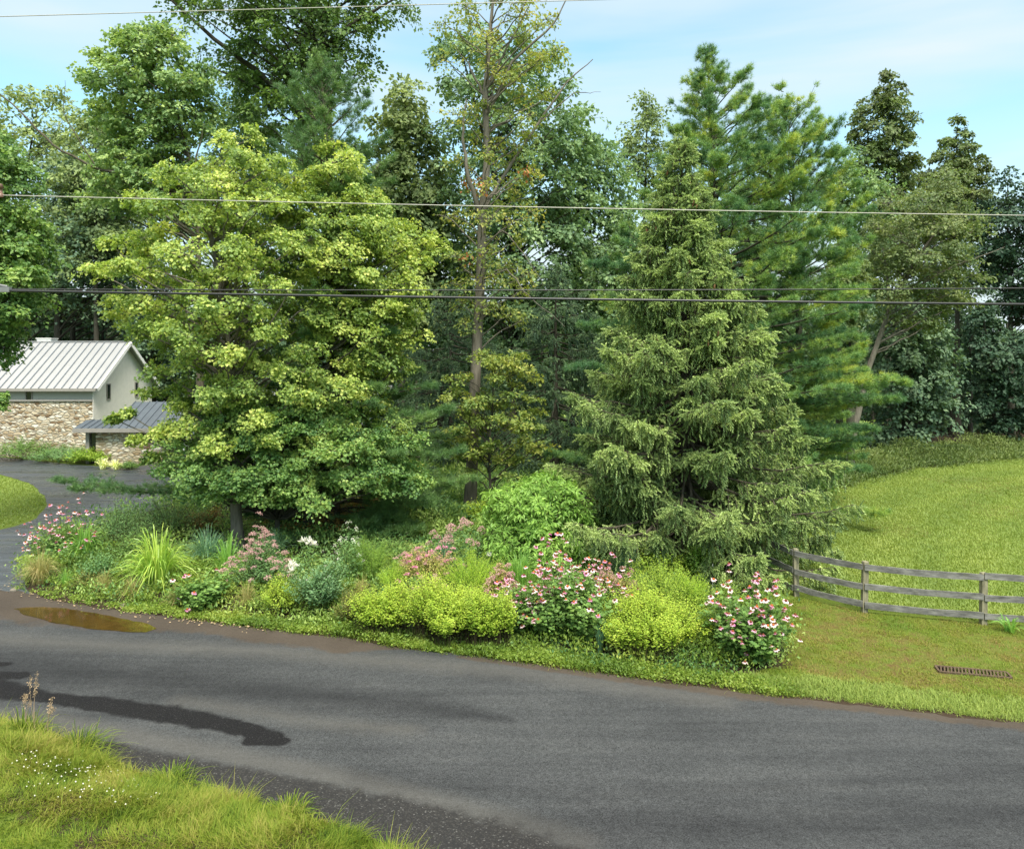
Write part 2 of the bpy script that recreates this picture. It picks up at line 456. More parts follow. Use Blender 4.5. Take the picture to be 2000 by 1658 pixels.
def flower_mat(name, cols):
    cols = [tuple(v / LEAF_GAIN for v in c) for c in cols]
    return leaf_mat(name, cols, 0.3, 0.55, 0.2, 0.1, tcol=(1.05, 0.95, 0.95))
M['petal'] = flower_mat('pink_petal', [(0.52, 0.17, 0.34), (0.70, 0.33, 0.48), (0.80, 0.52, 0.60)])
M['petal_pale'] = flower_mat('pale_pink_petal', [(0.78, 0.52, 0.57), (0.85, 0.66, 0.68), (0.88, 0.78, 0.77)])
M['cone'] = plain('coneflower_cone', (0.13, 0.035, 0.015), 0.7, 0.2, 0.4, 60)
M['cone_o'] = plain('orange_cone', (0.34, 0.09, 0.02), 0.7, 0.2, 0.4, 60)
M['white'] = flower_mat('white_petal', [(0.70, 0.70, 0.55), (0.80, 0.80, 0.70), (0.85, 0.85, 0.80)])
M['joe'] = flower_mat('dusty_pink_head', [(0.40, 0.22, 0.22), (0.52, 0.32, 0.30), (0.6, 0.42, 0.38)])
M['hotpink'] = flower_mat('hot_pink_head', [(0.60, 0.16, 0.34), (0.72, 0.28, 0.44), (0.78, 0.42, 0.5)])
M['cream'] = leaf_mat('variegated_leaf', [(0.25, 0.32, 0.10), (0.5, 0.52, 0.25), (0.65, 0.62, 0.36)], 0.3)

def ground_mat():
    m, nt, p = new_mat('ground')
    gv = objvec(nt)
    big = noise(nt, 0.35, 4, 0.6, gv)
    mid = noise(nt, 2.2, 5, 0.65, gv)
    fine = noise(nt, 28.0, 4, 0.7, gv)
    g = ramp(nt, [(0.25, (0.058, 0.095, 0.014)), (0.5, (0.085, 0.125, 0.018)), (0.75, (0.112, 0.145, 0.025))], mixc(nt, mid, fine, 0.45))
    g2 = mixc(nt, g.outputs[0], (0.110, 0.138, 0.025), mathn(nt, 'MULTIPLY', big, 0.45))
    dry = N(nt, 'ShaderNodeAttribute', attribute_name='dry')
    dm = mathn(nt, 'MULTIPLY', dry.outputs['Fac'], ramp(nt, [(0.38, (0, 0, 0)), (0.62, (1, 1, 1))], mid).outputs[0])
    dcol = ramp(nt, [(0.3, (0.055, 0.034, 0.015)), (0.7, (0.15, 0.10, 0.042))], fine)
    g3 = mixc(nt, g2, dcol.outputs[0], dm)
    soil = N(nt, 'ShaderNodeAttribute', attribute_name='soil')
    sm = ramp(nt, [(0.4, (0, 0, 0)), (0.6, (1, 1, 1))], mathn(nt, 'ADD', soil.outputs['Fac'], mathn(nt, 'MULTIPLY', mathn(nt, 'SUBTRACT', mid, 0.5), 0.7))).outputs[0]
    scol = ramp(nt, [(0.3, (0.018, 0.013, 0.009)), (0.6, (0.05, 0.036, 0.024)), (0.8, (0.12, 0.085, 0.05))], mixc(nt, fine, mid, 0.35))
    c = mixc(nt, g3, scol.outputs[0], sm)
    nt.links.new(c, p.inputs['Base Color'])
    p.inputs['Roughness'].default_value = 0.95
    p.inputs['Specular IOR Level'].default_value = 0.1
    bump(nt, p, mixc(nt, fine, mid, 0.4), 0.7, 0.05)
    return m
M['ground'] = ground_mat()

def asphalt_mat(name, drive=False):
    m, nt, p = new_mat(name)
    gv = objvec(nt)
    sv = objvec(nt, (0.20, 2.2, 1.0), (0, 0, math.radians(17)))       # long streaks along the lane
    grit = noise(nt, 42.0, 3, 0.9, gv)
    grit2 = noise(nt, 17.0, 5, 0.85, gv)
    streak = noise(nt, 1.1, 5, 0.6, sv)
    blot = noise(nt, 0.55, 4, 0.55, gv)
    if drive:
        base = ramp(nt, [(0.3, (0.026, 0.031, 0.038)), (0.7, (0.066, 0.076, 0.088))], streak).outputs[0]
    else:
        base = ramp(nt, [(0.28, (0.028, 0.030, 0.032)), (0.5, (0.043, 0.046, 0.048)), (0.75, (0.062, 0.065, 0.066))], mixc(nt, streak, blot, 0.35)).outputs[0]
    gf = mixc(nt, grit, grit2, 0.4)
    base = mixc(nt, base, ramp(nt, [(0.36, (0.10, 0.10, 0.10)), (0.5, (0.5, 0.5, 0.5)), (0.64, (0.96, 0.96, 0.96))], gf).outputs[0], 0.9, 'OVERLAY')
    rough = 0.85
    if not drive:
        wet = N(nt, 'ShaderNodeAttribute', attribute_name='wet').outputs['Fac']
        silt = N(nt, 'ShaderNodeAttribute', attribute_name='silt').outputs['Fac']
        grav = N(nt, 'ShaderNodeAttribute', attribute_name='gravel').outputs['Fac']
        dark_band = N(nt, 'ShaderNodeAttribute', attribute_name='dark_band').outputs['Fac']
        pale = N(nt, 'ShaderNodeAttribute', attribute_name='pale').outputs['Fac']
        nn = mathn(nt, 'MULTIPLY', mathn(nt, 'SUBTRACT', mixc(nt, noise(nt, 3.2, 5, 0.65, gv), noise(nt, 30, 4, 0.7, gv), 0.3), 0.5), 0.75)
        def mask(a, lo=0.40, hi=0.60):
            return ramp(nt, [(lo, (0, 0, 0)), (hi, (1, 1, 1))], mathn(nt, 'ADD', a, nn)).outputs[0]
        base = mixc(nt, base, (0.098, 0.094, 0.084), mathn(nt, 'MULTIPLY', mask(pale, 0.3, 0.85), 0.38))
        base = mixc(nt, base, mixc(nt, base, (0.50, 0.50, 0.52), 1.0, 'MULTIPLY'), mathn(nt, 'MULTIPLY', mask(dark_band, 0.25, 0.9), 0.85))
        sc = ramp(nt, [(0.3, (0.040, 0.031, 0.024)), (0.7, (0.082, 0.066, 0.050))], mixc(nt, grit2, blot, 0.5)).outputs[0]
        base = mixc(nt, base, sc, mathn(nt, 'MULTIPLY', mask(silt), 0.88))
        vor = N(nt, 'ShaderNodeTexVoronoi', Scale=52.0)
        nt.links.new(gv, vor.inputs['Vector'])
        sepv = nt.nodes.new('ShaderNodeSeparateColor'); nt.links.new(vor.outputs['Color'], sepv.inputs[0])
        gc = ramp(nt, [(0.0, (0.016, 0.016, 0.017)), (0.7, (0.022, 0.021, 0.020)), (0.95, (0.042, 0.041, 0.039)), (1.0, (0.10, 0.10, 0.095))], sepv.outputs[0]).outputs[0]
        gm = mask(grav)
        base = mixc(nt, base, gc, mathn(nt, 'MULTIPLY', gm, 0.9))
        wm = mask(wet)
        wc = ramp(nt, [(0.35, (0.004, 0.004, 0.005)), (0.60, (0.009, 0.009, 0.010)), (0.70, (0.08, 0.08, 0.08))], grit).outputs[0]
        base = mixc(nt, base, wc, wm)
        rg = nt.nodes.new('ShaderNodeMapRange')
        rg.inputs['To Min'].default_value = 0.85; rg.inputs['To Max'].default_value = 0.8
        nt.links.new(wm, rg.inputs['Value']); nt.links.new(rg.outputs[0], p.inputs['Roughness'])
    else:
        rr = ramp(nt, [(0.35, (0.14, 0.14, 0.14)), (0.65, (0.5, 0.5, 0.5))], noise(nt, 0.9, 4, 0.6, objvec(nt, (0.35, 1.2, 1)))).outputs[0]
        nt.links.new(rr, p.inputs['Roughness'])
    nt.links.new(base, p.inputs['Base Color'])
    p.inputs['Specular IOR Level'].default_value = 0.35 if drive else 0.14
    bump(nt, p, gf, 0.9, 0.02)
    return m
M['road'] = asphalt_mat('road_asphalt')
M['drive'] = asphalt_mat('driveway_asphalt', True)

def puddle_mat():
    m, nt, p = new_mat('puddle_water')
    gv = objvec(nt)
    r = ramp(nt, [(0.3, (0.030, 0.018, 0.004)), (0.6, (0.062, 0.038, 0.009)), (0.8, (0.085, 0.048, 0.02))], noise(nt, 1.6, 5, 0.6, gv))
    nt.links.new(r.outputs[0], p.inputs['Base Color'])
    p.inputs['Roughness'].default_value = 0.06
    p.inputs['Specular IOR Level'].default_value = 0.5
    bump(nt, p, noise(nt, 9, 2, 0.5, gv), 0.06, 0.01)
    return m
M['puddle'] = puddle_mat()

def stone_mat():
    m, nt, p = new_mat('rubble_stone')
    v = objvec(nt, (2.8, 2.8, 6.6))
    dn = N(nt, 'ShaderNodeTexNoise', Scale=1.2, Detail=3)
    nt.links.new(v, dn.inputs['Vector'])
    vv = nt.nodes.new('ShaderNodeVectorMath'); vv.operation = 'SCALE'; vv.inputs['Scale'].default_value = 0.6
    nt.links.new(dn.outputs[1], vv.inputs[0])
    va = nt.nodes.new('ShaderNodeVectorMath'); nt.links.new(v, va.inputs[0]); nt.links.new(vv.outputs[0], va.inputs[1])
    vo = N(nt, 'ShaderNodeTexVoronoi', Scale=1.0); nt.links.new(va.outputs[0], vo.inputs['Vector'])
    ve = N(nt, 'ShaderNodeTexVoronoi', Scale=1.0, feature='DISTANCE_TO_EDGE'); nt.links.new(va.outputs[0], ve.inputs['Vector'])
    sp = nt.nodes.new('ShaderNodeSeparateColor'); nt.links.new(vo.outputs['Color'], sp.inputs[0])
    c = ramp(nt, [(0.0, (0.14, 0.085, 0.04)), (0.15, (0.30, 0.21, 0.11)), (0.45, (0.48, 0.395, 0.265)), (0.75, (0.58, 0.52, 0.40)), (1.0, (0.66, 0.62, 0.52))], sp.outputs[0]).outputs[0]
    fn = noise(nt, 12, 5, 0.7, objvec(nt))
    c = mixc(nt, c, (0.25, 0.17, 0.10), mathn(nt, 'MULTIPLY', ramp(nt, [(0.5, (0, 0, 0)), (0.75, (1, 1, 1))], fn).outputs[0], 0.5))
    mort = ramp(nt, [(0.02, (1, 1, 1)), (0.09, (0, 0, 0))], ve.outputs[0]).outputs[0]
    c = mixc(nt, c, (0.30, 0.26, 0.20), mort)
    nt.links.new(c, p.inputs['Base Color'])
    p.inputs['Roughness'].default_value = 0.9
    bump(nt, p, mixc(nt, ramp(nt, [(0.0, (0, 0, 0)), (0.2, (1, 1, 1))], ve.outputs[0]).outputs[0], fn, 0.3), 1.0, 0.09)
    return m
M['stone'] = stone_mat()
M['stucco'] = plain('pale_stucco', (0.66, 0.64, 0.58), 0.85, 0.2, 0.05, 3)
M['siding'] = plain('grey_green_siding', (0.33, 0.335, 0.295), 0.8, 0.25, 0.06, 2, stretch=(6, 6, 0.5))
M['metal'] = plain('silver_roof_metal', (0.255, 0.26, 0.262), 0.5, 0.5, 0.05, 1.0, 0.0)
M['seam'] = plain('roof_seam', (0.11, 0.13, 0.15), 0.5, 0.4, 0.1, 2)
M['slate'] = plain('blue_grey_roof_metal', (0.065, 0.082, 0.10), 0.45, 0.5, 0.12, 1.5)
M['trim'] = plain('grey_trim', (0.24, 0.225, 0.20), 0.7, 0.3, 0.1, 4)
M['white_paint'] = plain('white_paint', (0.74, 0.73, 0.70), 0.6, 0.3, 0.04, 3)
M['glass'] = plain('dark_window_glass', (0.012, 0.016, 0.02), 0.08, 0.6, 0.2, 2)
M['door'] = plain('red_brown_wood', (0.20, 0.065, 0.022), 0.55, 0.4, 0.2, 5, stretch=(8, 8, 0.6))
M['rust_iron'] = plain('rusty_iron', (0.10, 0.07, 0.045), 0.8, 0.3, 0.35, 25, 0.3, 0.4)
M['void'] = plain('drain_shadow', (0.008, 0.007, 0.006), 1.0, 0.0)
M['cable'] = plain('black_cable', (0.012, 0.013, 0.015), 0.38, 0.5, 0.1, 20)
M['alu'] = plain('weathered_aluminium_wire', (0.34, 0.33, 0.29), 0.5, 0.4, 0.08, 20, 0.2)
M['porcelain'] = plain('brown_insulator', (0.16, 0.09, 0.06), 0.35, 0.5, 0.15, 10)
M['clamp'] = plain('grey_clamp', (0.2, 0.2, 0.2), 0.5, 0.5, 0.1, 10, 0.4)
M['stake'] = plain('grey_stake', (0.5, 0.48, 0.42), 0.8, 0.2)
M['rock'] = plain('pale_rock', (0.17, 0.15, 0.12), 0.9, 0.2, 0.25, 9, bumps=0.5)

def old_wood():
    m, nt, p = new_mat('weathered_fence_wood')
    v = objvec(nt, (1.2, 1.2, 22))
    gr = noise(nt, 2.2, 6, 0.75, v, 0.4)
    bl = noise(nt, 2.6, 4, 0.7, objvec(nt, (1, 1, 3)))
    c = ramp(nt, [(0.28, (0.035, 0.034, 0.032)), (0.46, (0.12, 0.118, 0.108)), (0.62, (0.24, 0.235, 0.215)), (0.8, (0.50, 0.49, 0.46))], mixc(nt, gr, bl, 0.62)).outputs[0]
    c = mixc(nt, c, (0.12, 0.13, 0.05), mathn(nt, 'MULTIPLY', ramp(nt, [(0.55, (0, 0, 0)), (0.75, (1, 1, 1))], noise(nt, 5, 4, 0.7, objvec(nt))).outputs[0], 0.35))
    nt.links.new(c, p.inputs['Base Color']); p.inputs['Roughness'].default_value = 0.9
    p.inputs['Specular IOR Level'].default_value = 0.15
    bump(nt, p, gr, 0.8, 0.01)
    return m
M['oldwood'] = old_wood()
M['postwood'] = plain('fence_post_wood', (0.20, 0.185, 0.12), 0.9, 0.15, 0.4, 9, bumps=0.5, stretch=(3, 3, 0.4))

# ------------------------------------------------------------------ ground, road, driveway, puddle
BED = gpoly([(40, 1150), (100, 1168), (250, 1192), (400, 1210), (520, 1226), (650, 1239), (760, 1258), (880, 1272), (1000, 1287), (1100, 1299), (1200, 1313), (1300, 1329), (1380, 1335),
             (1430, 1318), (1540, 1300), (1530, 1180), (1510, 1150), (1560, 1060), (1620, 960), (1650, 925), (1660, 900), (1700, 880), (1660, 850), (200, 850), (330, 905), (380, 950), (330, 985), (200, 1022), (80, 1060), (40, 1110)])
WOODS = np.array([[-90, 53], [-14, 53], [-14, 44], [16, 37], [19, 40.5], [22.5, 42.8], [33, 49], [45, 52.5], [60, 55], [120, 60], [120, 92], [-120, 92], [-120, 53]])
ISLAND = gpoly([(-500, 925), (0, 929), (55, 945), (84, 968), (88, 985), (70, 1008), (30, 1024), (0, 1031), (-500, 1060)])
DRIVE = gpoly([(-60, 1185), (60, 1160), (45, 1110), (80, 1062), (200, 1024), (330, 988), (385, 952), (470, 925), (600, 905), (600, 880), (340, 893), (250, 915), (150, 908), (0, 893), (-500, 880), (-500, 922), (0, 927), (57, 943), (88, 968), (92, 986),
               (72, 1012), (30, 1028), (0, 1035), (-300, 1060), (-300, 1120)])
DRYP = gpoly([(1540, 1180), (1545, 1300), (1700, 1345), (2000, 1365), (2500, 1400), (2500, 1230), (2000, 1225), (1700, 1205)])

def grid_ground():
    xs = np.concatenate([[-1500, -700, -300, -160, -90], np.arange(-60, -22, 1.0), np.arange(-22, 22, 0.25), np.arange(22, 61, 1.0), [90, 160, 300, 700, 1500]])
    ys = np.concatenate([[-300, -60, -10, 0], np.arange(4, 30, 0.25), np.arange(30, 95, 1.0), [120, 160, 220, 300, 500, 900, 1800]])
    X, Y = np.meshgrid(xs, ys)
    P = np.stack([X.ravel(), Y.ravel()], 1)
    Z = zg(P[:, 0], P[:, 1])
    V = np.column_stack([P, Z])
    nx, ny = len(xs), len(ys)
    i = (np.arange(ny - 1)[:, None] * nx + np.arange(nx - 1)[None])
    Fa = np.stack([i, i + 1, i + nx + 1, i + nx], -1).reshape(-1, 4)
    b = MB(); b.add(V, Fa, 0.5, 0, True)
    ob = b.build('ground', M['ground'])
    ob['kind'] = 'structure'
    me = ob.data
    soil = (inside(BED, P) | inside(WOODS, P)).astype(np.float32)
    fe = P[:, 1] - far_y(P[:, 0]); ne = near_y(P[:, 0]) - P[:, 1]
    soil = np.maximum(soil, 0.62 * (np.abs(fe) < 0.33)).astype(np.float32)
    soil = np.maximum(soil, 0.75 * ((ne > -0.5) & (ne < 2.5))).astype(np.float32)
    dry = inside(DRYP, P).astype(np.float32) * (0.4 + 0.6 * vnoise(P, 0.7, 5)) + 0.35 * (vnoise(P, 0.35, 8) > 0.72) * (P[:, 0] > 5)
    for nm, arr in (('soil', soil), ('dry', dry.astype(np.float32))):
        a = me.attributes.new(nm, 'FLOAT', 'POINT'); a.data.foreach_set('value', arr)
grid_ground()

def flat_sheet(name, poly, z, mat, jitter=0.05, step=0.3, seed=1, hfun=None):
    rng = np.random.RandomState(seed)
    pts = []
    n = len(poly)
    for i in range(n):
        a, c = poly[i], poly[(i + 1) % n]
        k = max(1, min(80, int(np.linalg.norm(c - a) / step)))
        for t in range(k):
            p = a + (c - a) * t / k + (rng.uniform(-jitter, jitter, 2) if t else 0)
            pts.append(p)
    import bmesh
    bm = bmesh.new()
    vs = [bm.verts.new((p[0], p[1], z + (float(zg(p[0], p[1])) if hfun else 0))) for p in pts]
    f = bm.faces.new(vs)
    bmesh.ops.triangulate(bm, faces=[f])
    bmesh.ops.recalc_face_normals(bm, faces=bm.faces)
    for f in bm.faces:
        if f.normal.z < 0: f.normal_flip()
    me = bpy.data.meshes.new(name); bm.to_mesh(me); bm.free()
    me.materials.append(mat)
    ob = bpy.data.objects.new(name, me); COL.objects.link(ob)
    ob['kind'] = 'structure'
    return ob

flat_sheet('driveway', DRIVE, 0.012, M['drive'], 0.06, 0.5)

def pline(pts, vals=None):
    return np.array([gnd(*p)[:2] for p in pts])

def dist_line(P, L, wid):
    """1 at the line, 0.5 at half-width, falling to 0; wid may vary per line vertex"""
    best = np.zeros(len(P))
    wid = np.broadcast_to(wid, (len(L),))
    for i in range(len(L) - 1):
        a, c = L[i], L[i + 1]
        ab = c - a
        t = np.clip(((P - a) @ ab) / (ab @ ab), 0, 1)
        d = np.linalg.norm(P - a - t[:, None] * ab, axis=1)
        w = wid[i] + (wid[i + 1] - wid[i]) * t
        best = np.maximum(best, np.clip(1 - 0.5 * d / w, 0, 1))
    return best

def make_road():
    xs = np.arange(-26, 24, 0.10)
    rng = np.random.RandomState(3)
    fy = far_y(xs) + 0.10 * (vnoise(np.column_stack([xs, xs * 0]), 1.3, 1) - 0.5) + 0.12 * (vnoise(np.column_stack([xs, xs * 0]), 5, 2) - 0.5)
    ny_ = near_y(xs) - 0.25
    ny_ = np.where(xs > NEAR_EDGE[-1, 0], NEAR_EDGE[-1, 1] - 0.28 * (xs - NEAR_EDGE[-1, 0]), ny_)
    ny_ = np.minimum(ny_, fy - 1.0)
    T = 80
    t = np.linspace(0, 1, T)
    X = np.repeat(xs[:, None], T, 1); Y = ny_[:, None] + (fy - ny_)[:, None] * t[None]
    P = np.stack([X.ravel(), Y.ravel()], 1)
    edge = np.minimum(t, 1 - t)[None] * (fy - ny_)[:, None]
    Z = 0.006 + 0.022 * sstep(0.0, 0.35, edge) + 0.0 * X
    i = np.arange(len(xs) - 1)[:, None] * T + np.arange(T - 1)[None]
    Fa = np.stack([i, i + T, i + T + 1, i + 1], -1).reshape(-1, 4)
    b = MB(); b.add(np.column_stack([P, Z.ravel()]), Fa, 0.5, 0, True)
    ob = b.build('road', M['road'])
    ob['kind'] = 'structure'
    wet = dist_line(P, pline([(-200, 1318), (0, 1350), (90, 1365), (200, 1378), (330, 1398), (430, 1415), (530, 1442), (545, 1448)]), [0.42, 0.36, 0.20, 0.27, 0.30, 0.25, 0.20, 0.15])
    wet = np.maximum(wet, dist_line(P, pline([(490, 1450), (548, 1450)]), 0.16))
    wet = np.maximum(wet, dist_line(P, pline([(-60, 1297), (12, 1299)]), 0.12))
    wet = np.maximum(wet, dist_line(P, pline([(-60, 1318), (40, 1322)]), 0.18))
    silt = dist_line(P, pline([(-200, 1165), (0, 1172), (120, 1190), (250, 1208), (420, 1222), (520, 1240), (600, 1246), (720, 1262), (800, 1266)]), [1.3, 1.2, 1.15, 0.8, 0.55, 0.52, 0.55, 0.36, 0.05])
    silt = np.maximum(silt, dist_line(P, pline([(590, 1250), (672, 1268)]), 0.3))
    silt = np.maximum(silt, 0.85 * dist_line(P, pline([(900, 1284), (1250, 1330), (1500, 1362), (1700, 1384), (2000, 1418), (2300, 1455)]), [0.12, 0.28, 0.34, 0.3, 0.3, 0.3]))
    grav = dist_line(P, pline([(130, 1452), (300, 1495), (480, 1530), (640, 1570), (800, 1615), (950, 1660), (1100, 1730)]), [0.22, 0.32, 0.34, 0.42, 0.55, 0.6, 0.65])
    dark_band = dist_line(P, pline([(-300, 1290), (100, 1308), (350, 1335), (600, 1362), (800, 1380), (1000, 1410)]), [1.0, 0.9, 0.75, 0.6, 0.5, 0.1])  # soft-edged darker bands across the asphalt
    dark_band = np.maximum(dark_band, 0.75 * dist_line(P, pline([(1000, 1640), (1400, 1615), (1800, 1600), (2300, 1590)]), 0.6))
    dark_band = np.maximum(dark_band, 0.6 * dist_line(P, pline([(700, 1520), (1100, 1560), (1500, 1540), (2200, 1500)]), 0.3))
    pale = dist_line(P, pline([(-300, 1395), (60, 1405), (300, 1450), (480, 1485), (650, 1520), (820, 1560), (1000, 1610), (1130, 1650)]), [0.3, 0.3, 0.28, 0.28, 0.28, 0.28, 0.3, 0.3])
    pale = np.maximum(pale, 0.85 * dist_line(P, pline([(-200, 1240), (200, 1262), (500, 1272), (700, 1290), (1000, 1312), (1400, 1370)]), 0.45))
    pale = np.maximum(pale, 0.8 * dist_line(P, pline([(350, 1370), (600, 1410), (800, 1430)]), 0.3))
    for nm, arr in (('wet', wet), ('silt', silt), ('gravel', grav), ('dark_band', dark_band), ('pale', pale)):
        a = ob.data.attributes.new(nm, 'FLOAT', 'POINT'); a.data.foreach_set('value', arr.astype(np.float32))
make_road()
pud = flat_sheet('puddle', gpoly([(26, 1191), (70, 1188), (130, 1190), (190, 1200), (250, 1212), (290, 1221), (306, 1230), (285, 1237), (240, 1236), (170, 1230), (110, 1220), (60, 1206)]), 0.034, M['puddle'], 0.04, 0.2, 5)

# ------------------------------------------------------------------ grass
BL_V = np.array([(-0.5, 0, 0), (0.5, 0, 0), (0.35, 0.55, 0.12), (-0.35, 0.55, 0.12), (0.0, 1.0, 0.55)])
BL_Q = np.array([[0, 1, 2, 3]]); BL_T = np.array([[3, 2, 4]])

def scatter(poly, dens, rng, keep=None):
    lo, hi = poly.min(0), poly.max(0)
    n = int(dens * (hi[0] - lo[0]) * (hi[1] - lo[1]))
    P = lo + rng.rand(n, 2) * (hi - lo)
    P = P[inside(poly, P)]
    if keep is not None:
        P = P[keep(P)]
    return P

def blades(b, P, h, w, rng, lean=0.5, var=None, mat=0, tri=False, z0=None, comb=0.0):
    n = len(P)
    if n == 0: return
    a = rng.uniform(0, 2 * math.pi, n)
    if comb:
        ca = 6.28 * vnoise(P, 0.9, 41) * 1.6 - 1.5 + rng.normal(0, 0.7, n)
        a = np.where(rng.rand(n) < comb, ca, a)
    lean = np.abs(rng.normal(0, lean, n)) + 0.1
    fwd = np.column_stack([np.cos(a) * np.sin(lean), np.sin(a) * np.sin(lean), np.cos(lean)])
    up = np.column_stack([np.cos(a), np.sin(a), np.zeros(n)])
    R = frames(fwd, up)
    z = zg(P[:, 0], P[:, 1]) if z0 is None else z0
    pos = np.column_stack([P, z - 0.005])
    if var is None: var = rng.rand(n)
    sc = np.column_stack([w * rng.uniform(0.7, 1.3, n), h, h])
    if tri:
        b.stamp(np.array([(-0.5, 0, 0), (0.5, 0, 0), (0, 1, 0.3)]), np.array([[0, 1, 2]]), pos, R, sc, var, mat)
    else:
        n0 = b.n
        b.stamp(BL_V, BL_Q, pos, R, sc, var, mat)
        Fa = (BL_T[None] + (np.arange(n) * 5)[:, None, None]).reshape(-1, 3)
        # tips share the vertices stamped just now
        b.Fs.append((Fa + n0, np.asarray(var, float), mat, False))

def near_verge():
    rng = np.random.RandomState(11)
    poly = np.vstack([NEAR_EDGE[1:-1][:, :] + np.array([0, -0.12]), [[4.5, 5.0], [-12, 5.0]]])
    b = MB()
    P = scatter(poly, 3200, rng)
    P = P[np.abs(P[:, 0]) < P[:, 1] * 0.85 + 1.0]
    edge = near_y(P[:, 0]) - P[:, 1]
    P = P[(P[:, 1] > 8.6) & (edge > 0.10 * rng.rand(len(P)))]
    edge = near_y(P[:, 0]) - P[:, 1]
    g = vnoise(P, 1.4, 3); g2 = vnoise(P, 4.5, 4)
    mow = sstep(1.0, 2.6, edge + 0.8 * (g - 0.5))
    h = (0.165 * (1 - mow) + 0.085 * mow) * np.where(rng.rand(len(P)) < 0.07, 1.9, 1.0) * (0.45 + 1.1 * g2) * rng.uniform(0.6, 1.25, len(P))
    var = np.clip(-0.02 + 0.45 * g + 0.5 * (g2 - .5) + 0.55 * rng.rand(len(P)) + 0.14 * (1 - mow), 0, 1)
    blades(b, P, h, 0.009, rng, 0.75, var, comb=0.75)
    ob = b.build('verge_grass', M['grass'])
    tag(ob, 'bright unmown grass bank at the near edge of the road', 'grass', kind='stuff')
    # clover heads
    c = MB()
    Q = scatter(gpoly([(60, 1520), (240, 1530), (330, 1600), (260, 1658), (60, 1650), (20, 1580)]), 34, rng)
    Q = np.vstack([Q, scatter(gpoly([(100, 1530), (180, 1530), (200, 1570), (110, 1580)]), 50, rng)])
    o = np.array([(1, 0, 0), (-1, 0, 0), (0, 1, 0), (0, -1, 0), (0, 0, 1), (0, 0, -1)], float)
    of = np.array([[0, 2, 4], [2, 1, 4], [1, 3, 4], [3, 0, 4], [2, 0, 5], [1, 2, 5], [3, 1, 5], [0, 3, 5]])
    R = np.repeat(np.eye(3)[None], len(Q), 0)
    c.stamp(o, of, np.column_stack([Q, zg(Q[:, 0], Q[:, 1]) + 0.085]), R, rng.uniform(0.008, 0.014, len(Q)), rng.rand(len(Q)))
    tag(c.build('clover', M['white']), 'small white clover heads dotted in the near grass', 'clover', kind='stuff')
near_verge()

def lawns():
    rng = np.random.RandomState(12)
    front = gpoly([(1535, 1190), (1530, 1300), (1420, 1330), (1440, 1345), (1500, 1356), (1600, 1367), (1700, 1378), (1850, 1395), (2000, 1412), (2800, 1495), (2800, 1245), (2000, 1222), (1920, 1216), (1690, 1196), (1555, 1165)])
    b = MB()
    P = scatter(front, 2000, rng)
    g = vnoise(P, 1.1, 5); g2 = vnoise(P, 3.5, 6)
    fe = P[:, 1] - far_y(P[:, 0])
    near = sstep(1.6, 0.5, fe)
    keep = rng.rand(len(P)) < np.where(near > 0.3, 1.0, 0.25 + 0.75 * sstep(0.35, 0.6, g2 * 0.6 + g * 0.4)) * sstep(0.0, 0.25, fe + 0.15 * (g2 - .3))
    P, g, g2, near = P[keep], g[keep], g2[keep], near[keep]
    h = (0.055 + 0.05 * near) * rng.uniform(0.6, 1.4, len(P))
    var = np.clip(0.5 * (1 - g) + 0.45 * rng.rand(len(P)) - 0.25 * near + 0.05, 0, 1)
    q = near + 0.5 * (g2 - 0.5) > 0.45
    blades(b, P[~q], h[~q], 0.012, rng, 0.6, var[~q])
    e = MB(); blades(e, P[q], h[q] * 1.15, 0.011, rng, 0.6, np.clip(rng.normal(0.6, 0.25, q.sum()), 0, 1))
    tag(e.build('roadside_grass', M['lawn']), 'brighter strip of grass between the patchy lawn and the road', 'grass', kind='stuff')
    tag(b.build('patchy_lawn', M['drygrass']), 'thin patchy lawn with brown spots between road and wooden fence', 'grass', kind='stuff')
    # mown meadow behind the fence
    m = MB()
    mead = gpoly([(1540, 1150), (1690, 1190), (1920, 1212), (2900, 1262), (2700, 886), (2000, 893), (1800, 905), (1660, 925), (1600, 1000)])
    P = scatter(mead, 1300, rng)
    P = P[P[:, 0] < P[:, 1] * 0.86 + 3]
    P = P[rng.rand(len(P)) < 0.16 + 0.84 * np.exp(-np.maximum(P[:, 1] - 18, 0) / 5.0)]
    g = vnoise(P + 0.8 * vnoise(P, 0.9, 3)[:, None], 0.37, 15); g2 = vnoise(P, 1.7, 16)
    h = rng.uniform(0.05, 0.11, len(P))
    stripe = np.sin(np.hypot(P[:, 0] - 45, P[:, 1] - 8) * 2 * math.pi / 2.6)
    var = np.clip(0.22 + 0.4 * g + 0.25 * g2 + 0.16 * stripe + 0.25 * (rng.rand(len(P)) - .5), 0, 1)
    blades(m, P, h, 0.022 + 0.0006 * P[:, 1], rng, 0.6, var, tri=True)
    tag(m.build('meadow_grass', M['lawn']), 'bright mown meadow behind the rail fence', 'grass', kind='stuff')
    # lawn island by the driveway
    i = MB()
    P = scatter(ISLAND, 220, rng); P = P[P[:, 0] > -30]
    blades(i, P, rng.uniform(0.05, 0.1, len(P)), 0.05, rng, 0.6, np.clip(0.4 * vnoise(P, .6, 2) + .6 * rng.rand(len(P)), 0, 1), tri=True)
    tag(i.build('island_grass', M['lawn']), 'rounded lawn island enclosed by the dark driveway', 'grass', kind='stuff')
lawns()

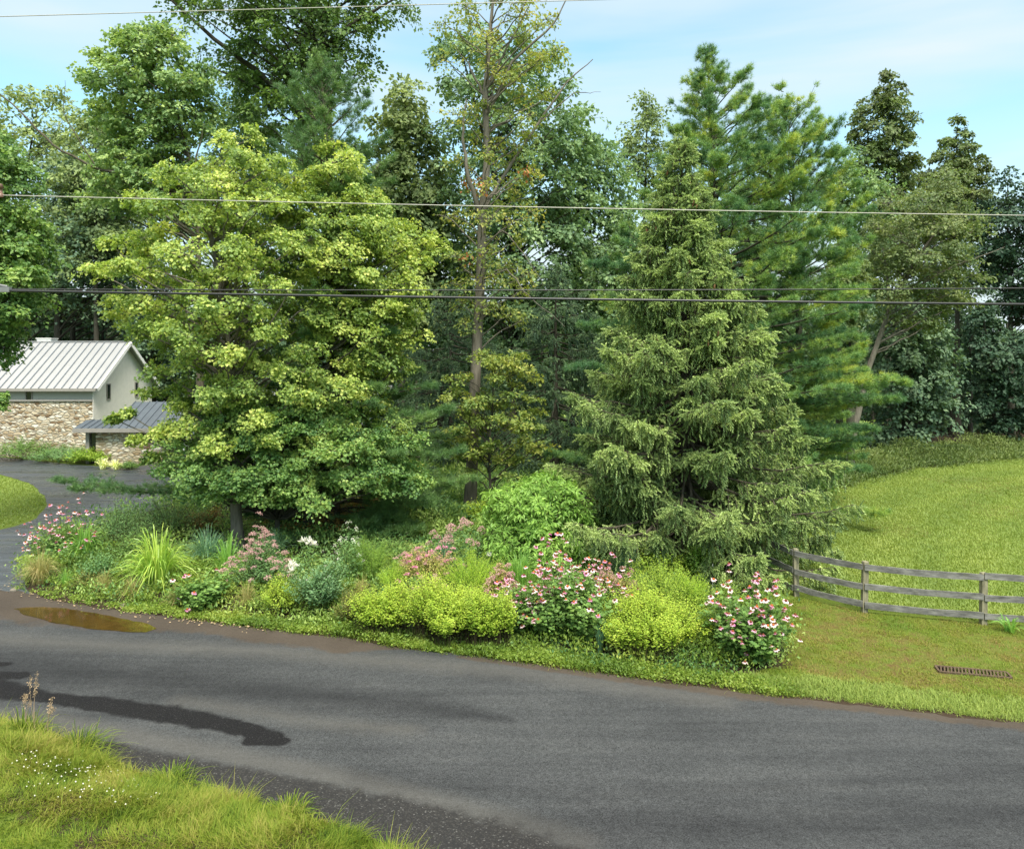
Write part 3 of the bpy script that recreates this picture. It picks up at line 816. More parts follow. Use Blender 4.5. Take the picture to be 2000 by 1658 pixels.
# ------------------------------------------------------------------ house
def prism_roof(b, x0, x1, y0, z0, y1, z1, th, mat=0):
    """one sloping roof slab from eave (y0,z0) to ridge (y1,z1)"""
    n = norm(np.array([0, -(z1 - z0), (y1 - y0)], float)) * th * (1 if y1 > y0 else -1)
    a = np.array([(x0, y0, z0), (x1, y0, z0), (x1, y1, z1), (x0, y1, z1)], float)
    V = np.vstack([a, a + n])
    b.add(V, [(3, 2, 1, 0), (4, 5, 6, 7), (0, 1, 5, 4), (1, 2, 6, 5), (2, 3, 7, 6), (3, 0, 4, 7)], 0.5, mat)

def window(parent, cx, cz, w, h, y, axis='y'):
    """recessed slit window on a wall at y (facing -Y) or at x (facing +X); frame stands proud of the wall"""
    fr = MB(); t = 0.07
    if axis == 'y':
        for lo, hi in (((cx - w / 2 - t, y - 0.04, cz - h / 2 - t), (cx - w / 2, y + 0.1, cz + h / 2 + t)), ((cx + w / 2, y - 0.04, cz - h / 2 - t), (cx + w / 2 + t, y + 0.1, cz + h / 2 + t)),
                       ((cx - w / 2, y - 0.04, cz + h / 2), (cx + w / 2, y + 0.1, cz + h / 2 + t)), ((cx - w / 2, y - 0.06, cz - h / 2 - t), (cx + w / 2, y + 0.1, cz - h / 2))):
            fr.box(lo, hi)
        f = fr.build('window', M['trim'], parent)
        f['_o'] = parent['_o']
        g = MB(); g.box((cx - w / 2, y - 0.012, cz - h / 2), (cx + w / 2, y + 0.08, cz + h / 2))
    else:
        x = y; cy = cx
        for lo, hi in (((x - 0.1, cy - w / 2 - t, cz - h / 2 - t), (x + 0.04, cy - w / 2, cz + h / 2 + t)), ((x - 0.1, cy + w / 2, cz - h / 2 - t), (x + 0.04, cy + w / 2 + t, cz + h / 2 + t)),
                       ((x - 0.1, cy - w / 2, cz + h / 2), (x + 0.04, cy + w / 2, cz + h / 2 + t)), ((x - 0.1, cy - w / 2, cz - h / 2 - t), (x + 0.06, cy + w / 2, cz - h / 2))):
            fr.box(lo, hi)
        f = fr.build('window', M['trim'], parent)
        f['_o'] = parent['_o']
        g = MB(); g.box((x - 0.08, cy - w / 2, cz - h / 2), (x + 0.012, cy + w / 2, cz + h / 2))
    g.build('pane', M['glass'], f)

def house():
    X1, X0, Y0, Y1 = -27.2, -41.0, 50.0, 58.0
    zb, ze, zr, zs = -0.1, 4.62, 7.45, 3.62
    yr = (Y0 + Y1) / 2
    r = thing('house', 'two-storey house of stone and stucco under a silver standing seam roof', 'house', (X1, Y0, 0))
    b = MB(); b.box((X0, Y0 - 0.12, zb), (X1 - 0.032, Y0 + 0.3, zs))
    b.build('stone_wall', M['stone'], r)
    b = MB(); b.box((X0, Y0 - 0.22, zs), (X1 - 0.033, Y0 + 0.2, zs + 0.10)); b.build('ledge', M['trim'], r)
    b = MB(); b.box((X0, Y0, zs + 0.10), (X1 - 0.034, Y0 + 0.3, ze)); b.build('upper_wall', M['siding'], r)
    b = MB()
    V = np.array([(X1, Y0 - 0.12, zb), (X1, Y1, zb), (X1, Y1, ze), (X1, yr, zr - 0.05), (X1, Y0 - 0.12, ze)])
    V[V[:, 1] < Y0, 1] = Y0 - 0.126
    V2 = V - np.array([0.03, 0, 0]); V = V + np.array([0.003, 0, 0])
    b.add(np.vstack([V, V2]), [(0, 1, 2, 3, 4)], 0.5); b.add(np.vstack([V, V2]), [(9, 8, 7, 6, 5)], 0.5)
    b.add(np.vstack([V, V2]), [(0, 5, 6, 1), (1, 6, 7, 2), (2, 7, 8, 3), (3, 8, 9, 4), (4, 9, 5, 0)], 0.5)
    b.build('gable_wall', M['stucco'], r)
    b = MB(); b.box((X0, Y1 - 0.3, zb), (X1 - 0.31, Y1 - 0.002, ze)); b.box((X0 - 0.3, Y0, zb), (X0 - 0.002, Y1, ze)); b.build('rear_wall', M['stucco'], r)
    # roof: two slabs, seams, ridge cap, fascia
    ov = 0.35
    sl = (zr - ze) / (yr - Y0)
    b = MB()
    prism_roof(b, X0 - 0.4, X1 + 0.35, Y0 - ov, ze - ov * sl, yr, zr, 0.10)
    prism_roof(b, X0 - 0.4, X1 + 0.35, Y1 + ov, ze - ov * sl, yr, zr, 0.10)
    roof = b.build('roof', M['metal'], r); roof['_o'] = r['_o']
    n = norm(np.array([0, -(zr - ze), yr - Y0]))
    x = X1 + 0.12
    s = MB()
    while x > X0 - 0.3:
        for sg in (1, -1):
            yy = Y0 - ov if sg > 0 else Y1 + ov
            nn = n * np.array([1, sg, 1])
            s.beam(np.array([x, yy, ze - ov * sl]) + nn * 0.125, np.array([x, yr, zr]) + nn * 0.125, 0.055, 0.05, up=nn)
        x -= 0.50
    s.build('roof_seam', M['seam'], roof)
    b = MB(); b.box((X0 - 0.4, yr - 0.13, zr + 0.10), (X1 + 0.36, yr + 0.13, zr + 0.17)); b.build('ridge_cap', M['metal'], roof)
    b = MB(); b.box((X0 - 0.4, Y0 - ov - 0.14, ze - ov * sl - 0.10), (X1 + 0.34, Y0 - ov - 0.002, ze - ov * sl + 0.08)); b.build('gutter', M['trim'], r)
    b = MB()
    for yy in (Y0 - ov, Y1 + ov):
        b.beam((X1 + 0.40, yy, ze - ov * sl), (X1 + 0.40, yr, zr + 0.0), 0.08, 0.24, up=(0, 0, 1))
    b.build('barge_board', M['white_paint'], r)
    window(r, -31.45, 4.05, 0.34, 0.86, Y0)
    window(r, 51.75, 4.15, 0.36, 0.95, X1 + 0.003, 'x')
    window(r, 55.6, 4.15, 0.36, 0.95, X1 + 0.003, 'x')
    b = MB(); b.box((-33.6, yr + 0.3, 6.9), (-32.6, yr + 1.1, 7.78)); b.box((-33.65, yr + 0.25, 7.78), (-32.55, yr + 1.15, 7.84)); b.build('chimney', M['white_paint'], r)
    # low front wing under blue-grey metal
    WY = 46.6
    xa, xb = -26.0, -20.4
    w = thing('front_wing', 'low stone wing of the house with blue-grey metal lean-to roof', 'wing', (xa, WY, 0))
    b = MB(); b.box((xa + 0.75, WY, -0.1), (xb, WY + 0.35, 2.05)); b.box((xb - 0.35, WY + 0.351, -0.1), (xb - 0.002, WY + 5, 2.05)); b.build('stone_wall', M['stone'], w)
    b = MB(); b.box((xa - 0.1, WY + 0.5, -0.1), (xa + 0.12, WY + 3.2, 2.05)); b.box((xa + 0.13, WY - 0.02, -0.1), (xa + 0.35, WY + 0.3, 2.04)); b.build('corner_post', M['trim'], w)
    b = MB(); b.box((xa + 0.36, WY + 0.12, -0.1), (xa + 0.74, WY + 0.2, 2.03)); b.build('window', M['glass'], w)
    b = MB()
    e, zt = WY - 0.45, 2.12
    prism_roof(b, xa - 0.35, -24.15, e, zt, 47.6, 2.52, 0.08)
    prism_roof(b, -24.15, xb + 0.35, e, zt, 49.2, 3.55, 0.08)
    rf = b.build('roof', M['slate'], w); rf['_o'] = w['_o']
    s = MB()
    for k in range(5):
        x = xa + 0.1 + 0.42 * k
        s.beam((x, e, zt + 0.11), (x, 47.6, 2.52 + 0.11), 0.05, 0.05)
    for k in range(9):
        x = -24.1 + 0.46 * k
        s.beam((x, e, zt + 0.11), (x, 49.2, 3.55 + 0.11), 0.05, 0.05)
    s.build('roof_seam', M['slate'], rf)
    b = MB(); b.box((xa - 0.36, e - 0.10, zt - 0.16), (xb + 0.36, e - 0.003, zt + 0.07)); b.build('fascia', M['trim'], w)
    V = np.array([(-24.16, e + 0.02, zt), (-24.16, 49.6, zt), (-24.16, 49.6, 4.05)])
    b = MB(); b.box((-22.8, WY - 0.02, 1.45), (-21.0, WY + 0.1, 1.95)); b.build('vent_window', M['glass'], w)
    # entry with brown doors and white posts
    en = thing('entry_porch', 'small porch with white posts and a pale standing seam roof beside brown doors', 'porch', (-19.6, 45.6, 0))
    b = MB()
    prism_roof(b, -20.0, -17.3, 45.2, 2.15, 48.2, 2.75, 0.07); rf = b.build('roof', M['metal'], en); rf['_o'] = en['_o']
    s = MB()
    for k in range(9):
        s.beam((-19.9 + 0.31 * k, 45.2, 2.26), (-19.9 + 0.31 * k, 48.2, 2.86), 0.05, 0.05)
    s.build('roof_seam', M['seam'], rf)
    for x in (-19.35, -18.85, -17.45):
        b = MB(); b.box((x - 0.13, 45.4, -0.05), (x + 0.13, 45.65, 2.12)); b.build('post', M['white_paint'], en)
    for x0, x1 in ((-20.3, -19.6), (-18.65, -17.75)):
        b = MB(); b.box((x0, 46.9, 0), (x1, 46.98, 2.0)); d = b.build('door', M['door'], en); d['_o'] = en['_o']
        b = MB(); b.box((x1 - 0.12, 46.84, 0.95), (x1 - 0.07, 46.897, 1.1)); b.build('handle', M['clamp'], d)
    b = MB(); b.box((-20.3, 46.99, 0), (-17.3, 47.2, 2.4)); b.build('back_wall', M['trim'], en)
    g = thing('garage', 'white stucco garage half hidden behind the maples', 'garage', (-12.0, 47.0, 0))
    b = MB(); b.box((-16.6, 46.0, -0.1), (-8.0, 51.5, 3.1)); b.build('wall', M['white_paint'], g)
    b = MB(); prism_roof(b, -17.0, -7.6, 45.6, 3.12, 48.75, 4.6, 0.1); prism_roof(b, -17.0, -7.6, 51.9, 3.12, 48.75, 4.6, 0.1); b.build('roof', M['metal'], g)
    for x in (-14.2, -10.6):
        b = MB(); b.box((x - 1.1, 45.95, 0), (x + 1.1, 45.997, 2.2)); b.build('garage_door', M['door'], g)
house()

# ------------------------------------------------------------------ trees
LEAF_V = np.array([(0, 0, 0), (0.36, 0.42, 0.10), (0, 1, 0), (-0.36, 0.42, 0.10)])
MAPLE_V = np.array([(0, 0, 0), (0.5, 0.32, 0.12), (0, 1, -0.03), (-0.5, 0.32, 0.12)])
LANCE_V = np.array([(0, 0, 0), (0.17, 0.40, 0.05), (0, 1, -0.05), (-0.17, 0.40, 0.05)])
LEAF_F = np.array([[0, 1, 2, 3]])

def bez(p0, c, p1, n=7):
    t = np.linspace(0, 1, n)[:, None]
    return (1 - t) ** 2 * p0 + 2 * t * (1 - t) * c + t * t * p1

def decid(name, label, d, trunk, profile, ncl, rc, nspray, nleaf, ls, leafm, barkm='bark', tr=0.18, depth=0.8, seed=0, group=None, shape=MAPLE_V, droop=0.3, tiltout=0.5,
          extra=(), limbs=(), flat=0.65, rust=None, shell=0.55, limb_r=1.0, taper=1.0, cat='tree', nostretch=False, lowcut=0.2, twig_r=0.012):
    """broad-leaved tree: trunk polyline and crown outline given in photo pixels at distance d, the crown filled out in depth"""
    rng = np.random.RandomState(seed)
    S = d / F
    base = at(trunk[0][0], trunk[0][1], d)
    base[2] = float(zg(base[0], base[1]))
    root = thing(name, label, cat, base, group)
    tp = [base - np.array([0, 0, 0.15])]
    for k, (px, py) in enumerate(trunk[1:]):
        q = at(px, py, d); q[1] += rng.uniform(-0.15, 0.15) * (k > 0)
        tp.append(q)
    tp = np.array(tp)
    # resample trunk
    seg = np.concatenate([[0], np.cumsum(np.linalg.norm(np.diff(tp, axis=0), axis=1))])
    u = np.linspace(0, seg[-1], 22)
    T = np.column_stack([np.interp(u, seg, tp[:, k]) for k in range(3)])
    T[1:-1, :2] += np.cumsum(rng.normal(0, 0.012, (20, 2)), 0)
    fr = u / seg[-1]
    TR = tr * (1 - 0.86 * fr ** taper) * (1 + 0.45 * np.exp(-fr * 26))
    tb = MB()
    tb.tube(T, TR, 9)
    # clump centres
    prof = np.array(sorted(profile), float)
    pys = np.linspace(prof[0, 0], prof[-1, 0], 200)
    xl = np.interp(pys, prof[:, 0], prof[:, 1]); xr = np.interp(pys, prof[:, 0], prof[:, 2])
    wgt = (xr - xl) + 1.2 * rc / S
    cs = []
    for k in range(ncl):
        best, bd = None, -1
        for _ in range(8):
            i = rng.choice(200, p=wgt / wgt.sum())
            cx, w = (xl[i] + xr[i]) / 2, (xr[i] - xl[i]) / 2
            we = max(w - 0.75 * rc / S, 0.15 * w)
            r = rng.uniform(0, 1) ** shell; th = rng.uniform(0, 2 * math.pi)
            q = at(cx + we * r * math.cos(th), pys[i], d)
            q[1] += we * S * depth * r * math.sin(th)
            q[2] -= 0.0
            dd = min([np.linalg.norm((q - o) * (1, 1, 1.3)) for o in cs]) if cs else 9
            if dd > bd: best, bd = q, dd
        cs.append(best)
    C = np.array(cs)
    rcs = rc * rng.uniform(0.7, 1.25, len(C))
    for (px, py, dy, rr) in extra:
        q = at(px, py, d); q[1] += dy
        C = np.vstack([C, q]); rcs = np.append(rcs, rr)
    ctr = np.array([np.interp(C[:, 2], T[:, 2], T[:, 0]), np.interp(C[:, 2], T[:, 2], T[:, 1])]).T
    # limbs
    zt0, zt1 = T[0, 2] + lowcut * (T[-1, 2] - T[0, 2]), T[-1, 2]
    for c, r in zip(C, rcs):
        k0 = np.interp(c[2], T[:, 2], np.arange(22))
        a0 = T[int(k0)]
        hd = np.linalg.norm(c[:2] - a0[:2])
        za = np.clip(c[2] - 0.55 * hd - 0.3, zt0, zt1)
        p0 = np.array([np.interp(za, T[:, 2], T[:, j]) for j in range(3)])
        L = np.linalg.norm(c - p0)
        cc = p0 + (c - p0) * np.array([0.5, 0.5, 0.62]) + rng.normal(0, 0.07, 3) * L
        r0 = min(np.interp(za, T[:, 2], TR) * 0.55, 0.014 + 0.011 * L) * limb_r
        n = 8
        pts = bez(p0, cc, c, n); pts[1:-1] += rng.normal(0, 0.025, (n - 2, 3)) * L ** 0.5
        tb.tube(pts, np.linspace(r0, 0.012, n), 5, cap=False)
    for path, r0 in limbs:
        pts = np.array([at(px, py, d) + np.array([0, dy, 0]) for px, py, dy in path])
        sg = np.linspace(0, len(pts) - 1, 4 * len(pts))
        pts = np.column_stack([np.interp(sg, np.arange(len(pts)), pts[:, k]) for k in range(3)])
        pts[1:-1] += rng.normal(0, 0.02, pts[1:-1].shape)
        tb.tube(pts, np.linspace(r0, r0 * 0.2, len(pts)), 6, cap=False)
    # sprays of leaves
    nc = len(C)
    dirs = rng.normal(0, 1, (nc, nspray, 3)); dirs[..., 2] += 0.25
    dirs = norm(dirs)
    rad = rng.uniform(0.35, 1.0, (nc, nspray, 1))
    SP = C[:, None] + dirs * rad * rcs[:, None, None] * np.array([1, 1, flat])
    cc3 = np.concatenate([ctr, C[:, 2:3]], 1)
    outw = norm((SP - cc3[:, None]) * np.array([1, 1, 0.4]))
    nrm = norm(np.array([0, 0, 0.85]) + tiltout * outw + rng.normal(0, 0.36, SP.shape))
    clv = rng.uniform(-0.2, 0.2, (nc, 1)) + rng.uniform(-0.2, 0.2, (nc, nspray))
    tb.sticks(np.repeat(C[:, None], nspray, 1).reshape(-1, 3), SP.reshape(-1, 3), twig_r, twig_r * 0.5)
    tb.build('trunk', M[barkm], root)
    SPf, nf, of, vf = SP.reshape(-1, 3), nrm.reshape(-1, 3), outw.reshape(-1, 3), clv.reshape(-1)
    rsp = np.repeat(rcs, nspray) * 0.48
    ns = len(SPf)
    ref = norm(np.cross(nf, of + 1e-3)); ref2 = np.cross(ref, nf)
    phi = rng.uniform(0, 2 * math.pi, (ns, nleaf)); rho = np.sqrt(rng.uniform(0.02, 1, (ns, nleaf))) * rng.uniform(0.6, 1.2, (ns, 1))
    rd = np.cos(phi)[..., None] * ref[:, None] + np.sin(phi)[..., None] * ref2[:, None]
    pos = SPf[:, None] + rd * (rho * rsp[:, None])[..., None]
    pos[..., 2] -= droop * rho ** 2 * rsp[:, None]
    pos += rng.normal(0, 0.05, pos.shape) * np.array([1, 1, 0.9]) * rc ** 0.5
    fw = rd + rng.normal(0, 0.45, rd.shape) + np.array([0, 0, -0.35])
    up = nf[:, None] + rng.normal(0, 0.42, rd.shape)
    var = np.clip(0.42 + vf[:, None] + rng.normal(0, 0.2, (ns, nleaf)), 0, 1)
    R = frames(fw.reshape(-1, 3), up.reshape(-1, 3))
    sc = ls * rng.uniform(0.65, 1.25, ns * nleaf)
    lb = MB()
    lb.stamp(shape, LEAF_F, pos.reshape(-1, 3), R, sc, var.reshape(-1))
    lb.build('crown', M[leafm], root)
    if rust:
        # a few hanging dead clusters
        k = rng.choice(np.nonzero((SPf[:, 2] < 15.5) & (SPf[:, 1] < base[1] + 1))[0], rust, replace=False)
        pp = np.repeat(SPf[k], 22, 0) + rng.normal(0, 0.16, (len(k) * 22, 3))
        db = MB()
        db.stamp(shape, LEAF_F, pp, frames(rng.normal(0, 0.5, pp.shape) + np.array([0, 0, -1]), rng.normal(0, 1, pp.shape)), ls * 1.1, rng.rand(len(pp)))
        db.build('dead_foliage', M['rust'], root)
    return root

# needle tuft of a pine: thin blades fanning forward
def tuft(n, spread, w, seed):
    r = np.random.RandomState(seed); V = []; Fc = []
    for i in range(n):
        a = i * 2.399; s = spread * math.sqrt((i + 0.5) / n)
        dv = np.array([math.sin(s) * math.cos(a), math.cos(s), math.sin(s) * math.sin(a)])
        sd_ = norm(np.cross(dv, r.normal(0, 1, 3))) * w
        L = r.uniform(0.75, 1.1); o = np.array([0, r.uniform(-0.35, 0.05), 0])
        V += [o - sd_, o + sd_, o + dv * L]; Fc.append((3 * i, 3 * i + 1, 3 * i + 2))
    return np.array(V), np.array(Fc)
TUFT = tuft(15, 1.2, 0.036, 1)

def sprig(seed):
    """finger-like shoot of a spruce: a brush of short needles round an axis"""
    r = np.random.RandomState(seed); V = []; Fc = []
    n = 15
    for i in range(n):
        t = i / n * 0.86; a = i * 2.399
        rad = np.array([math.cos(a), 0, math.sin(a)])
        dv = rad * 0.62 + np.array([0, 0.78, 0])
        sd_ = np.cross(rad, [0, 1, 0]) * 0.085
        o = np.array([0, t, 0]); L = 0.30 * (1 - 0.3 * t)
        V += [o - sd_ - rad * 0.01, o + sd_ - rad * 0.01, o + dv * L]; Fc.append((3 * i, 3 * i + 1, 3 * i + 2))
    return np.array(V), np.array(Fc)
SPRIG = sprig(2)

def conifer(name, label, d, trunk, profile, kind='pine', spacing=0.62, per=5, nlet=13, ntuft=5, tl=0.17, mat='pine', tr=0.2, seed=0, group=None, boughs=(), depth=1.0, topbare=True, low=1, cones=0,
            rise=(0.05, 0.45), barkm='bark_dark', cat='tree', width=1.0):
    """whorled conifer; profile rows (py, half-width left, half-width right) in photo pixels at distance d"""
    rng = np.random.RandomState(seed)
    S = d / F
    base = at(trunk[0][0], trunk[0][1], d); base[2] = float(zg(base[0], base[1]))
    root = thing(name, label, cat, base, group)
    tp = np.array([base - (0, 0, 0.15)] + [at(px, py, d) for px, py in trunk[1:]])
    n = 24
    zz = np.linspace(tp[0, 2], tp[-1, 2], n)
    T = np.column_stack([np.interp(zz, tp[:, 2], tp[:, 0]), np.interp(zz, tp[:, 2], tp[:, 1]), zz])
    fr = np.linspace(0, 1, n)
    TR = tr * (1 - 0.93 * fr) * (1 + 0.4 * np.exp(-fr * 25))
    tb = MB(); tb.tube(T, TR, 9)
    prof = np.array(sorted(profile), float)
    ztop = at(0, prof[0, 0], d)[2]; zbot = at(0, prof[-1, 0], d)[2]
    B = []
    z = ztop - 0.25
    while z > zbot:
        py = HY + (CH - z) / S
        l = np.interp(py, prof[:, 0], prof[:, 1]) * S; r = np.interp(py, prof[:, 0], prof[:, 2]) * S
        a0 = rng.uniform(0, 6.28)
        for k in range(per):
            if kind == 'spruce' and rng.rand() < 0.09: continue
            th = a0 + k * 2 * math.pi / per + rng.normal(0, 0.22)
            c = math.cos(th)
            L = (l * (1 - c) + r * (1 + c)) / 2
            L = L * (1 if depth == 1.0 else (1 - (1 - depth) * abs(math.sin(th)))) * rng.choice([1.06, 0.93, 0.76, 0.55], p=[.3, .25, .25, .2]) * rng.uniform(0.9, 1.06) * width
            B.append((z + rng.normal(0, 0.12), th, max(L, 0.18), 0.0))
        z -= spacing * rng.uniform(0.75, 1.2)
    for (py, px, dy) in boughs:      # named long boughs, by the pixel of their tip
        tip = at(px, py, d)
        t0 = np.array([np.interp(tip[2], T[:, 2], T[:, j]) for j in range(2)])
        v = np.array([tip[0] - t0[0], dy])
        B.append((tip[2] - 0.1, math.atan2(v[1], v[0]), np.linalg.norm(v), 1.0))
    PT, FW, KP, VR = [], [], [], []
    for (z, th, L, nb) in B:
        p0 = np.array([np.interp(z, T[:, 2], T[:, 0]), np.interp(z, T[:, 2], T[:, 1]), z])
        hr = (z - zbot) / (ztop - zbot)
        dv = np.array([math.cos(th), math.sin(th), 0.0]); sv = np.array([-math.sin(th), math.cos(th), 0.0])
        if kind == 'pine':
            a1 = -0.10 + rise[0] + (rise[1] + 0.9 * hr ** 4) * hr
            zc = lambda s: L * (a1 * s + 0.10 * s * s) if nb == 0 else L * (-0.10 * s + 0.12 * s * s)
        else:
            dr = (0.62 * (1 - hr) + 0.12) * rng.uniform(0.55, 1.25)
            zc = lambda s: L * (-dr * s + (dr * 0.62 + 0.10) * s ** 2.2)
        ss = np.linspace(0, 1, 7)
        wob = rng.normal(0, 0.03, (7, 3)) * L ** 0.5; wob[0] = 0
        pts = p0 + dv * (L * ss)[:, None] + np.array([0, 0, 1]) * np.array([zc(s) for s in ss])[:, None] + wob
        r0 = min(0.012 + 0.012 * L, 0.075)
        tb.tube(pts, np.linspace(r0, 0.006, 7), 5, cap=False)
        kp = ((0.22 if kind == 'spruce' else 0.30) + 0.7 * min(1, L / 2.4)) * (1.0 if nb else rng.uniform(0.75, 1.05))
        bv = rng.uniform(-0.28, 0.28) + (0.0 if kind == 'spruce' else 0.0)
        m = max(3, int(nlet * (0.12 + 0.88 * min(1, L / 3))))
        s = rng.uniform(0.16 if kind == 'spruce' else 0.28, 1.0, m) ** (0.8 if kind == 'pine' else 0.7)
        if nb: s = np.append(s, rng.uniform(0.35, 1, m)); m *= 2
        s = np.append(s, 1.0)
        m += 1
        bp = np.column_stack([np.interp(s, ss, pts[:, k]) for k in range(3)])
        sg = rng.choice([-1, 1], m)
        ang = rng.uniform(0.5, 1.15, m); ang[-1] = 0
        ll = (L * (1.02 - s) * 0.42 + 0.16 + 0.10 * L * s * (1 - s)) * rng.uniform(0.65, 1.25, m)
        ll = np.minimum(ll, 1.15)
        ld = np.cos(ang)[:, None] * dv + (np.sin(ang) * sg)[:, None] * sv
        if kind == 'pine':
            ld = ld + np.column_stack([np.zeros(m), np.zeros(m), rng.uniform(0.02, 0.30, m) + 0.4 * hr ** 2])
            end = bp + ld * ll[:, None]
            tb.sticks(bp, end, 0.010, 0.004)
            q = rng.uniform(0.12, 1.0, (m, ntuft)); q[:, 0] = 1.0
            P = bp[:, None] + ld[:, None] * (ll[:, None] * q)[..., None] + rng.normal(0, 0.055, (m, ntuft, 3))
            fw = ld[:, None] * 0.75 + rng.normal(0, 0.32, P.shape) + np.array([0, 0, 0.42])
            PT.append(P.reshape(-1, 3)); FW.append(fw.reshape(-1, 3)); VR.append(np.clip(0.40 + bv + rng.normal(0, 0.15, m * ntuft), 0, 1)); KP.append(np.full(m * ntuft, kp))
        else:
            # shoots along spreading side twigs, and strings of shoots hanging from them
            end = bp + ld * ll[:, None] * 0.8 - np.array([0, 0, 1]) * (0.28 * ll)[:, None]
            tb.sticks(bp, end, 0.009, 0.004)
            q = rng.uniform(0.1, 1.0, (m, ntuft)); q[:, 0] = 1.0
            P = bp[:, None] + (end - bp)[:, None] * q[..., None] + rng.normal(0, 0.04, (m, ntuft, 3))
            fw = ld[:, None] * 0.7 + rng.normal(0, 0.35, P.shape) + np.array([0, -0.05, -0.32])
            PT.append(P.reshape(-1, 3)); FW.append(fw.reshape(-1, 3)); VR.append(np.clip(0.55 + bv * 0.5 + rng.normal(0, 0.16, m * ntuft), 0, 1)); KP.append(np.full(m * ntuft, kp))
            hl = rng.uniform(0.15, 0.62, m) * (0.55 + 0.45 * min(1, L / 2))
            k = 4
            q = np.linspace(0.1, 1, k)[None]
            Pm = bp + (end - bp) * rng.uniform(0.2, 0.95, (m, 1))
            P = Pm[:, None] - np.array([0, 0, 1]) * (hl[:, None] * q)[..., None] + rng.normal(0, 0.045, (m, k, 3))
            tb.sticks(Pm, Pm - np.array([0, 0, 1]) * hl[:, None], 0.006, 0.003)
            fw = np.array([0, 0, -1]) + rng.normal(0, 0.30, P.shape) + 0.22 * ld[:, None]
            PT.append(P.reshape(-1, 3)); FW.append(fw.reshape(-1, 3)); VR.append(np.clip(0.30 + bv * 0.5 + rng.normal(0, 0.15, m * k), 0, 1)); KP.append(np.full(m * k, kp))
    P = np.concatenate(PT); fw = np.concatenate(FW); V = np.concatenate(VR)
    keep = rng.rand(len(P)) < np.clip(np.concatenate(KP), 0, 1)
    P, fw, V = P[keep], fw[keep], V[keep]
    # leader
    lt = T[-1] + np.array([0, 0, 1]) * rng.uniform(-1.1, 0.05, (40, 1)) + rng.normal(0, 0.03, (40, 3))
    P = np.vstack([P, lt]); fw = np.vstack([fw, rng.normal(0, 0.5, (40, 3)) + np.array([0, 0, 0.8])]); V = np.append(V, rng.uniform(0.3, 0.7, 40))
    tv, tf = TUFT if kind == 'pine' else SPRIG
    lb = MB()
    lb.stamp(tv, tf, P, frames(fw, rng.normal(0, 1, fw.shape)), tl * rng.uniform(0.75, 1.2, len(P)), V)
    tb.build('trunk', M[barkm], root)
    lb.build('crown', M[mat], root)
    if cones:
        cb = MB()
        t = np.linspace(0, 1, 6); cb.tube(np.column_stack([t * 0, t * 0, -t * 0.15]), np.array([0.008, 0.022, 0.026, 0.024, 0.018, 0.005]), 7)
        cm = cb.mesh('cone', [M['pinecone']])
        top = P[(P[:, 2] > ztop - 3.2) & (P[:, 1] < T[-1, 1] + 0.25)]
        mid = P[(P[:, 2] > ztop - 8) & (P[:, 1] < T[-1, 1] - 0.8)]
        sel = np.vstack([top[rng.choice(len(top), int(cones * 0.7))], mid[rng.choice(len(mid), cones - int(cones * 0.7))]]) + np.array([0, -0.06, -0.05])
        heads(root, 'cone', [cm], sel, rng, (0.8, 1.3), 0.3)
    return root

# --- near and middle trees
decid('maple_tree', 'large yellow-green maple left of centre, pale trunk rising from the flower bed', 25.6, [(467, 1075), (460, 880), (452, 720), (436, 560), (414, 440), (420, 330)],
      [(235, 450, 570), (300, 350, 590), (360, 270, 620), (420, 225, 640), (480, 185, 650), (560, 155, 650), (640, 185, 650), (690, 262, 650), (760, 285, 660), (830, 300, 650), (900, 350, 640)],
      165, 0.60, 12, 40, 0.10, 'maple', 'bark_grey', 0.20, 0.8, 1, shell=0.6, flat=0.55, tiltout=0.5,
      extra=[(262, 805, -.5, .32), (285, 855, -.6, .35), (310, 765, -.5, .4), (330, 835, -.6, .45), (310, 890, -.4, .35), (235, 815, -.5, .22)], limbs=[([(436, 560, 0), (480, 500, -.3), (520, 470, -.6)], 0.06), ([(450, 640, 0), (380, 560, -.5), (300, 520, -.8)], 0.07), ([(452, 720, 0), (540, 640, -.8), (590, 560, -1)], 0.06)])
decid('maple_tree', 'bright green maple with a dark trunk and domed lobes, just right of the yellow-green maple', 27.2, [(604, 1068), (604, 900), (612, 700), (640, 500), (665, 360)],
      [(285, 620, 690), (330, 560, 745), (400, 540, 805), (470, 550, 850), (540, 560, 860), (620, 560, 850), (700, 570, 830), (780, 560, 800), (850, 540, 820), (920, 540, 850)],
      135, 0.62, 12, 42, 0.10, 'maple', 'bark_dark', 0.19, 0.75, 2, shell=0.6, flat=0.6, tiltout=0.5, extra=[(690, 330, -1.2, 0.8), (760, 460, -1.5, 0.9), (800, 560, -1.0, 0.8), (650, 860, -2.2, 0.7), (625, 915, -2.2, 0.6), (700, 750, -2.0, 0.75), (850, 480, 0.2, 0.6)])
decid('young_maple', 'low spreading maple with deep green layered leaves under the yellow-green maple', 26.0, [(540, 1066), (540, 960), (545, 840), (550, 760)],
      [(790, 390, 680), (835, 350, 790), (870, 320, 840), (905, 305, 865), (935, 310, 860), (960, 360, 820)],
      125, 0.62, 13, 42, 0.098, 'maple_low', 'bark_dark', 0.10, 0.6, 3, flat=0.35, tiltout=0.22)
